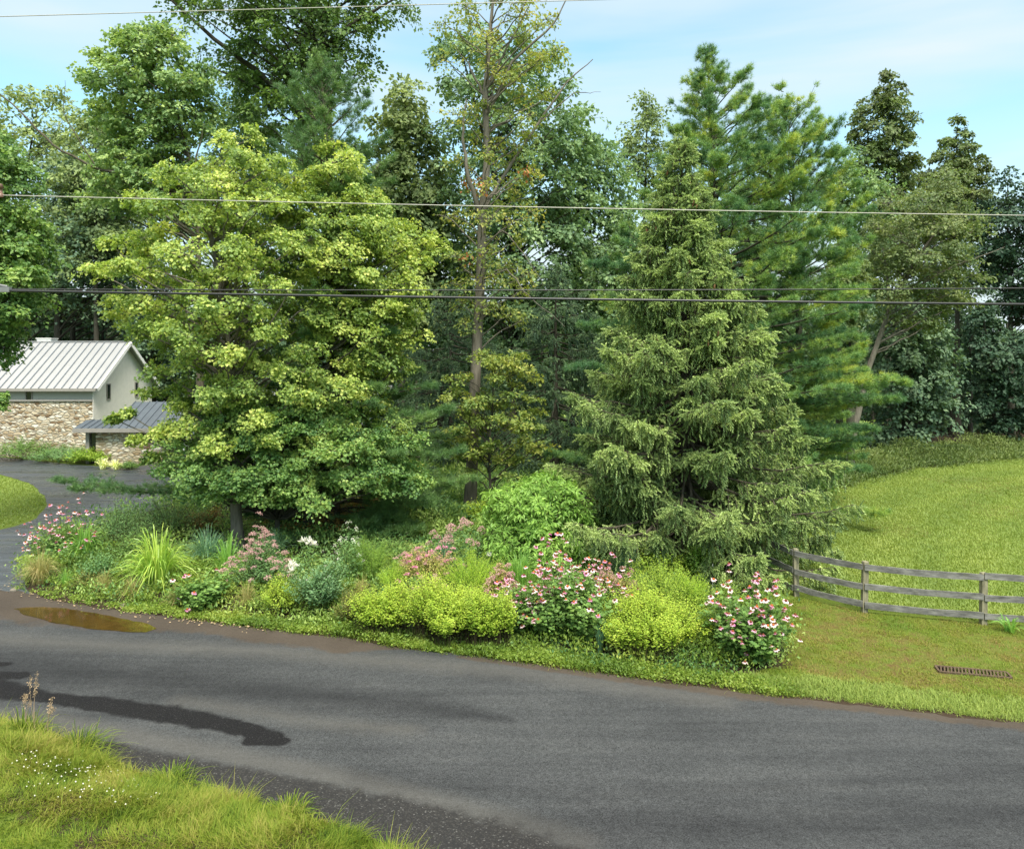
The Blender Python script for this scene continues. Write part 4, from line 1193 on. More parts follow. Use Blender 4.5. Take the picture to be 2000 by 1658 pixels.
conifer('white_pine', 'dark white pine standing behind the two maples with long low boughs', 28.6, [(650, 1062), (648, 700), (640, 300), (625, 120)],
        [(125, 4, 4), (180, 40, 45), (260, 85, 90), (340, 110, 110), (450, 130, 130), (600, 150, 160), (750, 180, 190), (850, 210, 220), (930, 220, 230), (1030, 190, 200)],
        'pine', 0.55, 6, 20, 9, 0.19, 'pine', 0.27, 4, boughs=[(935, 150, -1.0), (942, 200, -1.5), (800, 880, -1.0), (875, 900, -1.2), (925, 930, -1.6), (960, 860, -2.2), (1005, 830, -2.4), (1040, 790, -2.6), (985, 800, -1.8)], barkm='bark')
decid('shade_tree', 'tall dark glossy-leaved tree towering out of the top of the photo behind the maples', 38.0, [(655, 1000), (655, 600), (645, 300), (630, 60), (610, -200)],
      [(-260, 480, 760), (-150, 400, 810), (-60, 340, 835), (0, 310, 845), (60, 320, 830), (120, 380, 770), (180, 420, 735), (240, 440, 730), (320, 470, 740), (420, 520, 780), (520, 540, 780)],
      125, 1.1, 12, 34, 0.20, 'oak', 'bark_dark', 0.42, 0.8, 5, shape=LEAF_V, droop=0.7,
      limbs=[([(640, 300, 0), (560, 190, -1), (450, 110, -2), (340, 10, -2)], 0.2), ([(632, 100, 0), (700, 60, -1), (790, 20, -1.5)], 0.16), ([(640, 230, 0), (550, 200, -1.2), (440, 160, -2)], 0.14)])
decid('maple_tree', 'olive maple behind the yellow-green maple, its ragged top reaching the left sky', 33.0, [(392, 1010), (388, 600), (384, 385), (350, 250), (300, 130)],
      [(45, 262, 330), (90, 195, 400), (140, 150, 430), (190, 140, 440), (240, 180, 430), (290, 200, 380), (350, 170, 420), (420, 180, 420)],
      92, 0.78, 11, 30, 0.15, 'maple_back', 'bark', 0.22, 0.8, 6, shell=0.7, flat=0.55, tiltout=0.35, extra=[(165, 150, 0, .6), (195, 110, 0, .6), (240, 75, 0, .6), (180, 205, .5, .7), (215, 265, 0, .9), (190, 310, .4, .9), (260, 320, -.5, .9), (160, 380, .5, .9), (330, 300, .5, .9), (400, 260, 0, .8)],
      limbs=[([(384, 385, 0), (330, 350, -1), (230, 350, -1.5), (160, 310, -2), (90, 240, -2), (30, 190, -2.2)], 0.09), ([(230, 350, -1.5), (170, 250, -1.8), (180, 190, -2)], 0.03), ([(384, 385, 0), (392, 320, -.5), (410, 250, -.6)], 0.07)])
decid('ash_tree', 'tall sparse tree with a bare grey trunk and yellowing leaves in the centre', 31.0, [(917, 1010), (922, 880), (930, 680), (938, 520), (940, 410), (952, 300), (948, 200), (955, 80), (970, -60)],
      [(-40, 900, 1060), (30, 850, 1120), (90, 830, 1150), (160, 850, 1140), (230, 850, 1110), (300, 850, 1080), (380, 850, 1080), (470, 860, 1060), (560, 850, 1050), (650, 890, 1060)],
      80, 0.6, 9, 14, 0.135, 'ash', 'bark_grey', 0.235, 0.8, 7, shape=LEAF_V, shell=0.75, rust=5, taper=1.9, twig_r=0.012, lowcut=0.30,
      limbs=[([(940, 430, 0), (918, 360, -.4), (905, 280, -.6), (912, 200, -.4)], 0.12), ([(948, 230, 0), (1000, 130, -.4), (1080, 60, -.6), (1110, 0, -.6)], 0.08), ([(946, 190, 0), (915, 120, .4), (880, 70, .6)], 0.06),
             ([(952, 170, 0), (985, 100, .3), (1040, -10, .5)], 0.07), ([(945, 410, 0), (980, 340, .6), (1050, 230, 1), (1110, 140, 1.2), (1165, 90, 1.4)], 0.09), ([(1050, 230, 1), (1120, 165, 1.1), (1180, 160, 1.2)], 0.035),
             ([(936, 480, 0), (985, 455, -.6), (1020, 500, -.9), (1060, 560, -1)], 0.04), ([(934, 550, 0), (990, 530, -.6), (1030, 580, -.8), (1100, 640, -.9)], 0.045), ([(930, 480, 0), (880, 430, -.6), (850, 425, -.8)], 0.035),
             ([(936, 540, 0), (985, 520, .6), (1030, 525, .8), (1050, 565, .9)], 0.035)])
decid('understory_tree', 'small layered tree with yellow leaves under the sparse tall tree', 29.5, [(955, 1000), (955, 880), (962, 790), (968, 720)],
      [(690, 890, 1030), (740, 845, 1070), (800, 835, 1085), (860, 860, 1080), (925, 880, 1060)],
      62, 0.42, 8, 20, 0.125, 'yellow', 'bark_dark', 0.07, 0.7, 8, shape=LEAF_V, flat=0.35, tiltout=0.25, shell=0.7)
conifer('norway_spruce', 'broad grey-green spruce with drooping shoots beside the rail fence', 24.0, [(1340, 1100), (1338, 700), (1333, 400), (1331, 270)],
        [(268, 3, 3), (310, 20, 20), (360, 40, 38), (420, 56, 56), (480, 70, 72), (560, 96, 98), (640, 124, 128), (700, 160, 155), (760, 205, 185), (820, 222, 210), (900, 228, 238), (980, 228, 255), (1040, 222, 260), (1095, 190, 245), (1115, 120, 215)],
        'spruce', 0.34, 8, 38, 8, 0.25, 'spruce', 0.20, 9, width=1.12, cones=70, barkm='bark')
conifer('white_pine', 'tall feathery white pine rising behind the spruce to a spiky top', 31.0, [(1400, 1000), (1400, 600), (1390, 300), (1381, 95)],
        [(96, 2, 2), (150, 20, 24), (220, 55, 85), (300, 85, 145), (350, 105, 180), (400, 130, 205), (500, 190, 230), (560, 215, 215), (640, 230, 230), (720, 250, 280), (800, 200, 300), (880, 260, 290), (960, 180, 270)],
        'pine', 0.52, 6, 26, 11, 0.185, 'pine_l', 0.28, 10, boughs=[(520, 1150, -1.2), (640, 1130, -1.2), (720, 1112, -1.4), (880, 1062, -1.2), (470, 1600, -1.6), (570, 1640, -1.5), (740, 1730, -1.8), (770, 1700, -2.2), (830, 1660, -2.0), (975, 1662, -3.0), (900, 1640, -2.4)], barkm='bark_dark')
conifer('white_pine', 'second white pine with upswept tips right of the spiky pine', 33.0, [(1565, 950), (1560, 600), (1548, 350), (1530, 225)],
        [(215, 3, 3), (270, 45, 60), (330, 65, 80), (400, 90, 110), (500, 110, 125), (600, 120, 125), (700, 120, 140), (780, 120, 150), (860, 100, 120), (930, 90, 100)],
        'pine', 0.52, 6, 22, 9, 0.20, 'pine_l', 0.24, 11, boughs=[(265, 1612, 0.2), (175, 1512, -0.4), (300, 1640, 0)], rise=(0.15, 0.75))
decid('round_shrub', 'large rounded shrub of fresh green lance-shaped leaves in front of the spruce', 23.0, [(1055, 1112), (1055, 1070), (1055, 1010)],
      [(942, 1000, 1140), (970, 945, 1155), (1010, 925, 1170), (1050, 920, 1180), (1085, 935, 1180), (1115, 955, 1180)],
      110, 0.42, 11, 24, 0.16, 'bush', 'stem', 0.05, 0.9, 12, shape=LANCE_V, flat=0.9, tiltout=0.8, droop=0.1, shell=0.33, lowcut=0.0, cat='shrub')
decid('overhanging_maple', 'dark green maple limbs hanging in from the left edge above the house roof', 27.0, [(-90, 1000), (-80, 700), (-70, 400), (-60, 200)],
      [(260, -160, 20), (320, -160, 70), (400, -160, 85), (480, -160, 105), (550, -170, 110), (620, -160, 75), (680, -160, 45), (720, -140, 10)],
      80, 0.8, 13, 40, 0.13, 'maple_low', 'bark_dark', 0.25, 0.8, 13, shell=0.6, extra=[(20, 780, -1, .45), (5, 800, -1, .4), (90, 540, -1, .55), (60, 620, -1, .6)])

# --- woodland behind: each tree its own crown
def wood(name, label, d, bx, profile, mat, seed, ncl=60, rc=1.5, ls=0.30, tr=0.26, barkm='bark_dark', nspray=10, nleaf=26, by=None, **kw):
    by = by or HY + F * CH / d
    top = min(p[0] for p in profile)
    cx = [(p[1] + p[2]) / 2 for p in profile if p[0] == top][0]
    return decid(name, label, d, [(bx, by), (bx, (by + top) / 2), (cx, top + 20)], profile, ncl, rc, nspray, nleaf, ls, M_ALIAS(mat), barkm, tr, 0.8, seed, 'woodland trees behind the garden', LEAF_V, **kw)
def M_ALIAS(k): return k

wood('woodland_tree', 'grey-green tree with a rounded airy crown against the far left sky', 63, 20, [(185, 20, 130), (215, -40, 230), (300, -80, 280), (400, -90, 280), (500, -90, 260), (600, -60, 250)], 'wood_grey', 21, 90, 1.4)
wood('woodland_tree', 'dark tree behind the silver roof with two bare lower trunks showing', 60, 112, [(330, 60, 260), (420, 20, 320), (500, 10, 340), (580, 30, 330), (640, 180, 330)], 'wood_dark', 22, 46, 1.7, tr=0.42)
wood('woodland_tree', 'dark slender tree right beside the house gable', 62, 143, [(420, 90, 280), (480, 60, 380), (560, 150, 400), (660, 220, 400), (740, 260, 400)], 'wood_dark', 23, 36, 1.7, tr=0.34)
wood('woodland_tree', 'bluish pine-like tree top between the dark shade tree and the sparse tree', 46, 785, [(165, 755, 815), (225, 715, 850), (300, 690, 890), (400, 690, 910), (520, 720, 910), (640, 740, 910)], 'wood_grey', 24, 75, 1.15)
wood('woodland_tree', 'broad green tree crown directly behind the sparse tall tree', 44, 1000, [(65, 850, 940), (105, 815, 1115), (180, 815, 1155), (250, 830, 1190), (330, 850, 1210), (420, 850, 1200), (520, 850, 1190), (620, 850, 1180)], 'wood', 25, 130, 1.25, 0.25)
wood('woodland_tree', 'dark leafy tree filling the gap left of the tall white pine', 47, 1120, [(235, 1090, 1180), (300, 1060, 1250), (400, 1050, 1270), (500, 1040, 1270), (600, 1030, 1250), (700, 1030, 1240)], 'wood', 26, 62, 1.4, 0.28)
wood('woodland_tree', 'thin airy tree with sky showing through, left of the spiky pine top', 55, 1255, [(190, 1235, 1290), (230, 1205, 1310), (280, 1190, 1325), (340, 1200, 1320), (420, 1210, 1330)], 'wood_grey', 27, 34, 1.1, 0.26, nspray=8, nleaf=17)
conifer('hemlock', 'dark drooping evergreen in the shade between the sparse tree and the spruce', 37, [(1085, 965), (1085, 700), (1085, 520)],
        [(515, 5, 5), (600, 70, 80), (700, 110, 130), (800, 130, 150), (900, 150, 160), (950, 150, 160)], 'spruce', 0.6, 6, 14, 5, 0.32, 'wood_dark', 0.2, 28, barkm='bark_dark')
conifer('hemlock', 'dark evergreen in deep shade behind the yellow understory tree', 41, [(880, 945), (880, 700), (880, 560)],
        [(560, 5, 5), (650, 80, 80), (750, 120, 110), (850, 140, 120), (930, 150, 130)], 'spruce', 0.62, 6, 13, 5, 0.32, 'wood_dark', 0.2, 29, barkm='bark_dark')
wood('sycamore_tree', 'tall narrow russet-green tree standing above the right-hand woods', 58, 1735, [(150, 1712, 1762), (195, 1685, 1780), (235, 1645, 1795), (300, 1655, 1812), (360, 1665, 1810), (430, 1660, 1810), (520, 1680, 1810)], 'sycamore', 30, 95, 0.85, 0.25)
wood('sycamore_tree', 'shorter pointed russet-green tree on the right skyline', 60, 1870, [(232, 1860, 1882), (280, 1825, 1905), (330, 1785, 1935), (390, 1775, 1940), (460, 1790, 1940)], 'sycamore', 31, 75, 0.85, 0.25)
decid('honey_locust', 'leaning pale-trunked locust with feathery yellow-green crown before the right-hand woods', 42, [(1650, 905), (1692, 730), (1740, 590), (1790, 500), (1850, 420)],
      [(345, 1760, 1880), (390, 1700, 1910), (450, 1670, 1925), (520, 1660, 1920), (590, 1690, 1900), (640, 1720, 1860)], 62, 0.95, 11, 30, 0.17, 'locust', 'bark_grey', 0.22, 0.8, 32, None, LEAF_V, flat=0.5,
      limbs=[([(1740, 590, 0), (1830, 530, -1), (1930, 490, -1.4)], 0.07), ([(1738, 610, 0), (1735, 500, .4), (1725, 430, .6)], 0.08)], shell=0.6)
wood('woodland_tree', 'dense dark tree with layered boughs at the edge of the meadow', 48.5, 1770, [(560, 1720, 1830), (620, 1690, 1860), (700, 1670, 1875), (780, 1670, 1880), (840, 1680, 1850), (885, 1690, 1830)], 'wood_dark', 33, 62, 1.2, 0.26, flat=0.45)
wood('woodland_tree', 'blue-dark tree at the right edge of the photo', 56, 1975, [(345, 1930, 2010), (390, 1900, 2070), (460, 1890, 2110), (540, 1890, 2130), (620, 1930, 2140)], 'wood_blue', 34, 64, 1.3, 0.27)
wood('woodland_tree', 'dark understory tree with bare lower trunk at the far right of the meadow edge', 53, 1945, [(600, 1880, 1960), (680, 1870, 2030), (760, 1860, 2060), (830, 1880, 2060)], 'wood_blue', 35, 40, 1.15, 0.27)
wood('woodland_tree', 'bushy tree peeking between the second white pine and the russet tree', 54, 1640, [(300, 1600, 1690), (350, 1580, 1740), (430, 1580, 1760), (520, 1590, 1760), (620, 1600, 1760)], 'wood', 36, 44, 1.3, 0.27)
wood('woodland_tree', 'mid-green tree behind the house roof at the far left edge', 64, -60, [(300, -140, 40), (380, -200, 80), (480, -200, 100), (600, -200, 110), (700, -200, 90)], 'wood', 37, 44, 1.8, 0.32)
wood('woodland_tree', 'pale-leaved young tree against the right flank of the second white pine', 40, 1660, [(500, 1620, 1690), (540, 1600, 1705), (600, 1600, 1700), (650, 1620, 1690)], 'locust', 38, 26, 0.7, 0.17)

def far_wood():
    rng = np.random.RandomState(77)
    b = MB()
    n = 1150
    X = rng.uniform(-75, 75, n); Y = rng.uniform(64, 86, n)
    top = 9.5 + 3.5 * vnoise(np.column_stack([X, Y]), 0.12, 4)
    top = np.where(X > 36, top * 0.75, top)
    Z = rng.uniform(0, 1, n) ** 0.8 * top
    m = 150
    C = np.column_stack([X, Y, Z])
    dirs = norm(rng.normal(0, 1, (n, m, 3))) * rng.uniform(0.3, 1, (n, m, 1)) * np.array([2.0, 1.6, 1.4])
    P = (C[:, None] + dirs).reshape(-1, 3)
    fw = rng.normal(0, 1, P.shape) + np.array([0, 0, -0.4]); up = np.array([0, -0.2, 0.8]) + rng.normal(0, 0.5, P.shape)
    var = np.repeat(rng.uniform(0.1, 0.8, n), m) + rng.normal(0, 0.15, n * m)
    b.stamp(LEAF_V, LEAF_F, P, frames(fw, up), 0.62, np.clip(var, 0, 1))
    tx = rng.uniform(-75, 75, 130); ty = rng.uniform(60, 80, 130)
    p0 = np.column_stack([tx, ty, np.zeros(130)]); p1 = p0 + np.column_stack([rng.normal(0, .5, 130), rng.normal(0, .5, 130), rng.uniform(8, 12, 130)])
    b.sticks(p0, p1, 0.22, 0.1, 0.5, 1)
    o = b.build('far_wood', [M['wood_dark'], M['bark_dark']])
    tag(o, 'dark mass of far woods closing the view behind the trees', 'woods', kind='stuff')
far_wood()

wood('woodland_tree', 'mid-green tree low in the gap between the broad green crown and the white pine', 43, 1235, [(420, 1200, 1260), (480, 1160, 1290), (560, 1150, 1300), (650, 1140, 1300), (740, 1140, 1300), (820, 1150, 1290)], 'wood', 39, 50, 1.2, 0.25)
wood('woodland_tree', 'tall dark tree filling the right skyline behind the russet trees', 66, 1850, [(400, 1800, 1880), (450, 1760, 1940), (540, 1750, 1960), (640, 1760, 1960), (740, 1780, 1960)], 'wood_dark', 40, 50, 1.8, 0.32)
wood('woodland_tree', 'grey-green tree low between the olive maple and the shade tree', 63, 300, [(420, 240, 360), (480, 180, 420), (560, 170, 460), (660, 200, 470), (760, 260, 470)], 'wood_dark', 41, 50, 1.5, 0.3)
wood('woodland_tree', 'dark green tree behind the sparse tall tree at mid height', 48, 860, [(330, 800, 900), (400, 740, 940), (500, 730, 960), (620, 740, 960), (760, 750, 960)], 'wood', 42, 60, 1.4, 0.27)

wood('woodland_tree', 'mid-green tree filling the view behind the spiky white pine', 50, 1460, [(300, 1420, 1500), (360, 1370, 1560), (450, 1350, 1580), (560, 1340, 1590), (680, 1340, 1600)], 'wood', 43, 60, 1.3, 0.27)

wood('woodland_tree', 'mid-green tree between the olive maple and the tall shade tree', 43, 480, [(130, 430, 510), (190, 395, 560), (260, 380, 580), (350, 370, 600), (450, 370, 620), (560, 390, 620)], 'wood', 44, 62, 1.15, 0.24)
wood('woodland_tree', 'grey-green tree closing the gap at the far left behind the bare dead limb', 58, 190, [(225, 150, 230), (270, 110, 270), (340, 90, 300), (430, 80, 320), (520, 90, 320)], 'wood_grey', 45, 50, 1.4, 0.28)
wood('woodland_tree', 'soft green tree in the low gap behind the yellow understory tree', 45, 1000, [(560, 960, 1060), (640, 920, 1110), (730, 910, 1130), (820, 920, 1130), (890, 940, 1120)], 'wood', 46, 50, 1.1, 0.24)

# ------------------------------------------------------------------ flower bed
def bedpos(px, py, wpx):
    """centre of a plant whose front foot is at pixel (px, py) and whose visible width is wpx"""
    d0 = F * CH / (py - HY)
    R = wpx / 2 * d0 / F
    d = d0 + 0.7 * R
    return np.array([(px - CX) / F * d, d, 0.02]), R * d / d0, d / F

def dome_stems(rng, c, R, H, n, lean=0.4, flat=0.5):
    u = rng.rand(n); th = rng.uniform(0, 2 * math.pi, n)
    lob = 1 + 0.16 * np.sin(th * 3 + rng.uniform(0, 6)) + 0.12 * np.sin(th * 5 + rng.uniform(0, 6))
    rr = R * np.sqrt(u) * lob
    d = np.column_stack([np.cos(th), np.sin(th), np.zeros(n)])
    end = c + d * rr[:, None] + np.array([0, 0, 1]) * (H * (1 - flat * u ** 1.5) * rng.uniform(0.72, 1.06, n) * (1 + 0.14 * np.sin(d[:, 0] * rr / R * 4 + rng.uniform(0, 6)) ) * np.where(rng.rand(n) < 0.05, 1.18, 1.0))[:, None]
    beg = c + d * (rr * lean)[:, None]
    return beg, end, d, u

def shrub(name, label, px, py, wpx, hpx, mat, ls=0.06, lw=LANCE_V, nst=160, npl=18, t0=0.35, lean=0.45, flat=0.45, stemm='stem', seed=0, group=None, upl=0.45, fly=0.9, cat='plant', leafname='foliage', sr=0.004, ovar=0.0):
    """leafy perennial or low shrub: stems fanning from the foot to a dome, leaves set all round each stem"""
    rng = np.random.RandomState(seed + 1000)
    c, R, S = bedpos(px, py, wpx)
    R *= 1.08; H = hpx * S * 0.98
    root = thing(name, label, cat, c, group)
    beg, end, d, u = dome_stems(rng, c, R, H, nst, lean, flat)
    mid = (beg + end) / 2 + np.column_stack([np.zeros(nst), np.zeros(nst), 0.08 * H * np.ones(nst)]) - d * (0.08 * R)
    sb = MB(); sb.sticks(beg, mid, sr, sr * 0.8); sb.sticks(mid, end, sr * 0.8, sr * 0.4)
    sb.build('stem', M[stemm], root)
    t = t0 + (1 - t0) * (np.linspace(0, 1, npl)[None] + rng.uniform(-0.03, 0.03, (nst, npl)))
    t = np.clip(t, 0, 1)[..., None]
    P = (1 - t) ** 2 * beg[:, None] + 2 * t * (1 - t) * (2 * mid - (beg + end) / 2)[:, None] + t * t * end[:, None]
    P = P + rng.normal(0, 0.5 * ls if fly > 0.8 else 0.012, P.shape)
    az = rng.uniform(0, 6.28, (nst, 1)) + np.arange(npl)[None] * 2.4
    rad = np.stack([np.cos(az), np.sin(az), np.zeros_like(az)], -1)
    sd_ = norm(end - beg)[:, None]
    fw = rad * fly + sd_ * upl + rng.normal(0, 0.22, P.shape)
    up = sd_ * 0.8 - rad * 0.2 + np.array([0, 0, 0.5]) + rng.normal(0, 0.25, P.shape)
    sv = rng.uniform(-0.18, 0.18, (nst, 1))
    var = np.clip(0.45 + ovar + sv + 0.22 * (t[..., 0] - 0.6) + rng.normal(0, 0.17, (nst, npl)), 0, 1)
    sc = ls * rng.uniform(0.7, 1.25, (nst, npl)) * (1.1 - 0.45 * t[..., 0] ** 3)
    lb = MB()
    lb.stamp(lw, LEAF_F, P.reshape(-1, 3), frames(fw.reshape(-1, 3), up.reshape(-1, 3)), sc.reshape(-1), var.reshape(-1))
    lb.build(leafname, M[mat], root)
    return root, c, R, H, end, u, rng

def strappy(name, label, px, py, wpx, hpx, mat, n=110, w=0.022, arch=0.9, seed=0, group=None, up=1.0, cat='plant', foot=0.35, seg=6):
    """clump of strap-shaped or grassy leaves arching out from the foot"""
    rng = np.random.RandomState(seed + 2000)
    c, R, S = bedpos(px, py, wpx)
    H = hpx * S * 0.92
    root = thing(name, label, cat, c, group)
    th = rng.uniform(0, 2 * math.pi, n); d = np.column_stack([np.cos(th), np.sin(th), np.zeros(n)])
    q = rng.rand(n)
    out = R * (0.25 + 0.85 * q) * rng.uniform(0.7, 1.1, n)
    h = H * rng.uniform(0.6, 1.08, n) * (1.05 - 0.35 * q)
    f0 = c + d * (R * foot * np.sqrt(rng.rand(n)))[:, None] * rng.uniform(0.2, 1, (n, 1))
    p1 = f0 + d * (out * 0.25)[:, None] + np.array([0, 0, 1]) * (h * 1.0)[:, None] * (0.75 + 0.25 * up)
    p2 = f0 + d * out[:, None] + np.array([0, 0, 1]) * (h * (1 - arch * q * 0.9))[:, None]
    t = np.linspace(0, 1, seg + 1)[None, :, None]
    C = (1 - t) ** 2 * f0[:, None] + 2 * t * (1 - t) * p1[:, None] + t * t * p2[:, None]
    sd_ = np.column_stack([-np.sin(th), np.cos(th), np.zeros(n)])
    sd_ = norm(sd_ + rng.normal(0, 0.35, sd_.shape))
    ww = (w * rng.uniform(0.7, 1.2, n))[:, None] * np.array([0.7, 1.0, 1.0, 0.9, 0.75, 0.5, 0.08])[None, :seg + 1]
    A = C - sd_[:, None] * ww[..., None] / 2; B_ = C + sd_[:, None] * ww[..., None] / 2
    V = np.stack([A, B_], 2).reshape(n, -1, 3)
    k = 2 * (seg + 1)
    i = np.arange(seg) * 2
    tF = np.stack([i, i + 1, i + 3, i + 2], -1)
    Fa = (tF[None] + (np.arange(n) * k)[:, None, None]).reshape(-1, 4)
    b = MB(); b.add(V.reshape(-1, 3), Fa, np.repeat(np.clip(rng.normal(0.5, 0.22, n), 0, 1), seg))
    b.build('leaf_blade', M[mat], root)
    return root, c, R, H, rng

# flower heads, one mesh per look, shared by all copies
def cone_head(seed, pm, cm, r=0.066):
    rng = np.random.RandomState(seed)
    b = MB()
    n = 13
    a = np.arange(n) * 2 * math.pi / n + rng.normal(0, 0.06, n)
    dirs = np.column_stack([np.cos(a), np.sin(a), np.full(n, -0.30) + rng.normal(0, 0.13, n)])
    V = np.array([(-0.10, 0.22, 0), (0.10, 0.22, 0), (0.19, 0.7, 0.02), (0.07, 1.0, -0.03), (-0.07, 1.0, -0.03), (-0.19, 0.7, 0.02)])
    b.stamp(V, np.array([[0, 1, 2, 5], [5, 2, 3, 4]]), np.repeat([[0, 0, 0.0]], n, 0), frames(dirs, np.array([[0, 0, 1.0]])), r * rng.uniform(0.85, 1.1, n), rng.rand(n), 0)
    # domed cone
    rings = [(0.40, -0.05), (0.44, 0.10), (0.36, 0.30), (0.20, 0.44), (0.0, 0.48)]
    k = 9; Vv = []
    for rr, zz in rings:
        for j in range(k):
            Vv.append((rr * r * math.cos(j * 6.2832 / k), rr * r * math.sin(j * 6.2832 / k), zz * r))
    Fa = [(i * k + j, i * k + (j + 1) % k, (i + 1) * k + (j + 1) % k, (i + 1) * k + j) for i in range(len(rings) - 1) for j in range(k)]
    b.add(Vv, Fa, 0.5, 1, True)
    return b.mesh('flower', [M[pm], M[cm]])
CONEFLOWERS = [cone_head(1, 'petal', 'cone'), cone_head(2, 'petal_pale', 'cone'), cone_head(3, 'petal', 'cone_o'), cone_head(4, 'petal_pale', 'cone_o'), cone_head(5, 'petal', 'cone'), cone_head(6, 'petal_pale', 'cone')]

def umbel(seed, mat, r, n, dome=0.5, size=0.012):
    rng = np.random.RandomState(seed)
    u = rng.rand(n); th = rng.uniform(0, 6.28, n)
    P = np.column_stack([r * np.sqrt(u) * np.cos(th), r * np.sqrt(u) * np.sin(th), r * dome * (1 - u) + rng.normal(0, r * 0.1, n)])
    b = MB()
    b.stamp(LEAF_V, LEAF_F, P, frames(rng.normal(0, 1, P.shape), rng.normal(0, .4, P.shape) + np.array([0, 0, 1])), size * rng.uniform(0.7, 1.3, n), rng.rand(n))
    return b.mesh('flower_cluster', [M[mat]])

def spider_head(seed, r=0.11):
    rng = np.random.RandomState(seed)
    n = 26
    a = rng.uniform(0, 6.28, n); el = rng.uniform(0.1, 1.3, n)
    dirs = np.column_stack([np.cos(a) * np.cos(el), np.sin(a) * np.cos(el), np.sin(el)])
    b = MB()
    b.stamp(np.array([(-0.05, 0, 0), (0.05, 0, 0), (0.09, 0.7, 0.05), (0, 1, 0.1), (-0.09, 0.7, 0.05)]), np.array([[0, 1, 2, 3, 4]]), dirs * r * 0.1, frames(dirs, np.array([[0.1, 0.2, 1.0]])), r * rng.uniform(0.6, 1.1, n), rng.rand(n))
    return b.mesh('flower', [M['white']])

def coneflowers(label, px, py, wpx, hpx, nfl, seed, dense=220, ls=0.12, top=0.5, group='coneflower clumps in the bed', r=(0.85, 1.12), mat='herb_dark', flat=0.45, hgt=0.68, over=0.62):
    root, c, R, H, end, u, rng = shrub('coneflower', label, px, py, wpx, hpx * hgt, mat, ls, LEAF_V, dense, 13, 0.15, 0.5, flat, 'gstem', seed, group, 0.25, 1.0, 'flowers')
    beg, e2, d, u2 = dome_stems(rng, c, R * 1.02, H / hgt, nfl, 0.45, flat * 0.9)
    # most blooms face the open, sunny side towards the road
    flip = (e2[:, 1] > c[1]) & (rng.rand(nfl) < 0.62)
    e2[flip, 1] = 2 * c[1] - e2[flip, 1]; beg[flip, 1] = 2 * c[1] - beg[flip, 1]
    e2[:, 2] -= rng.rand(nfl) ** 2.2 * H * over * (e2[:, 1] < c[1])
    sb = MB(); sb.sticks(beg, e2, 0.005, 0.0035); sb.build('flower_stem', M['gstem'], root)
    heads(root, 'flower', CONEFLOWERS, e2, rng, r, 0.45)
    return root

# back-left group by the driveway
coneflowers('tall pink coneflowers at the driveway corner, dark leaves below', 130, 1108, 150, 104, 100, 1, 150)
strappy('fine_grass', 'wispy brownish-green grass mound at the driveway mouth, leftmost in the bed', 78, 1150, 92, 78, 'blade_tan', 420, 0.009, 0.95, 1, 'low ornamental grasses along the bed edge')
strappy('iris', 'arching strap-leaved clump in front of the tall pink coneflowers', 165, 1112, 95, 92, 'strap_g', 150, 0.032, 0.85, 2)
shrub('aster', 'bright green bushy perennial behind the arching strap leaves', 235, 1086, 121, 97, 'herb', 0.07, LANCE_V, 200, 20, seed=3)
shrub('aster', 'soft green mound by the driveway edge under the maple boughs', 335, 1064, 165, 77, 'herb', 0.06, LANCE_V, 240, 20, seed=4, ovar=0.12)
shrub('sage', 'dark leafy clump behind the big light-green daylilies', 275, 1116, 132, 77, 'herb_dark', 0.09, LANCE_V, 150, 14, seed=5)
strappy('daylily', 'big light-green daylily clump with long arching leaves', 308, 1170, 185, 132, 'strap', 300, 0.034, 0.95, 6)
strappy('switch_grass', 'dark blue-green grass behind the daylilies, by the pale maple trunk', 405, 1122, 130, 85, 'blade_blue', 380, 0.013, 0.6, 7)
strappy('daylily', 'smaller loose daylily clump at the foot of the pale maple trunk', 445, 1146, 105, 100, 'strap_g', 150, 0.03, 0.95, 8)
strappy('fine_grass', 'small bright green tuft of grass beside the wispy brown mound', 128, 1156, 50, 48, 'strap_g', 120, 0.010, 0.8, 9, 'low ornamental grasses along the bed edge')
strappy('fine_grass', 'tan grass tuft between two green mounds, third from the driveway', 205, 1168, 60, 56, 'blade_tan', 220, 0.008, 0.9, 10, 'low ornamental grasses along the bed edge')
strappy('fine_grass', 'spreading tan grass tuft at the foot of the light-green daylilies', 258, 1180, 85, 52, 'blade_tan', 260, 0.008, 1.0, 11, 'low ornamental grasses along the bed edge')
strappy('fine_grass', 'thin tan grass tuft left of the few pink coneflowers', 345, 1192, 60, 50, 'blade_tan', 160, 0.008, 0.9, 12, 'low ornamental grasses along the bed edge')
shrub('sedum', 'pale-tipped leafy stems rising in front of the arching strap leaves', 195, 1150, 90, 62, 'herb', 0.07, LEAF_V, 70, 16, seed=13, stemm='gstem', ovar=-0.1)
shrub('catmint', 'low olive mound beside the tan tufts', 170, 1160, 60, 36, 'bronze', 0.045, LEAF_V, 120, 14, seed=14)
coneflowers('loose coneflower plant with large leaves and only a few pink blooms', 395, 1198, 95, 92, 9, 15, 90, 0.15)
strappy('fine_grass', 'bronze-green grass tuft below the pinkish-brown spirea', 482, 1198, 60, 62, 'blade_tan', 220, 0.009, 0.8, 16, 'low ornamental grasses along the bed edge')
r_, c, R, H, end, u, rng = shrub('spirea', 'rounded spirea with faded pinkish-brown flower heads left of the white spider flowers', 510, 1172, 120, 112, 'herb', 0.055, LEAF_V, 260, 18, seed=17, flat=0.6, group='spirea shrubs')
heads(r_, 'flower_cluster', [umbel(1, 'joe', 0.09, 60, 0.4, 0.03)], end[rng.rand(len(end)) < 0.35][:90], rng)
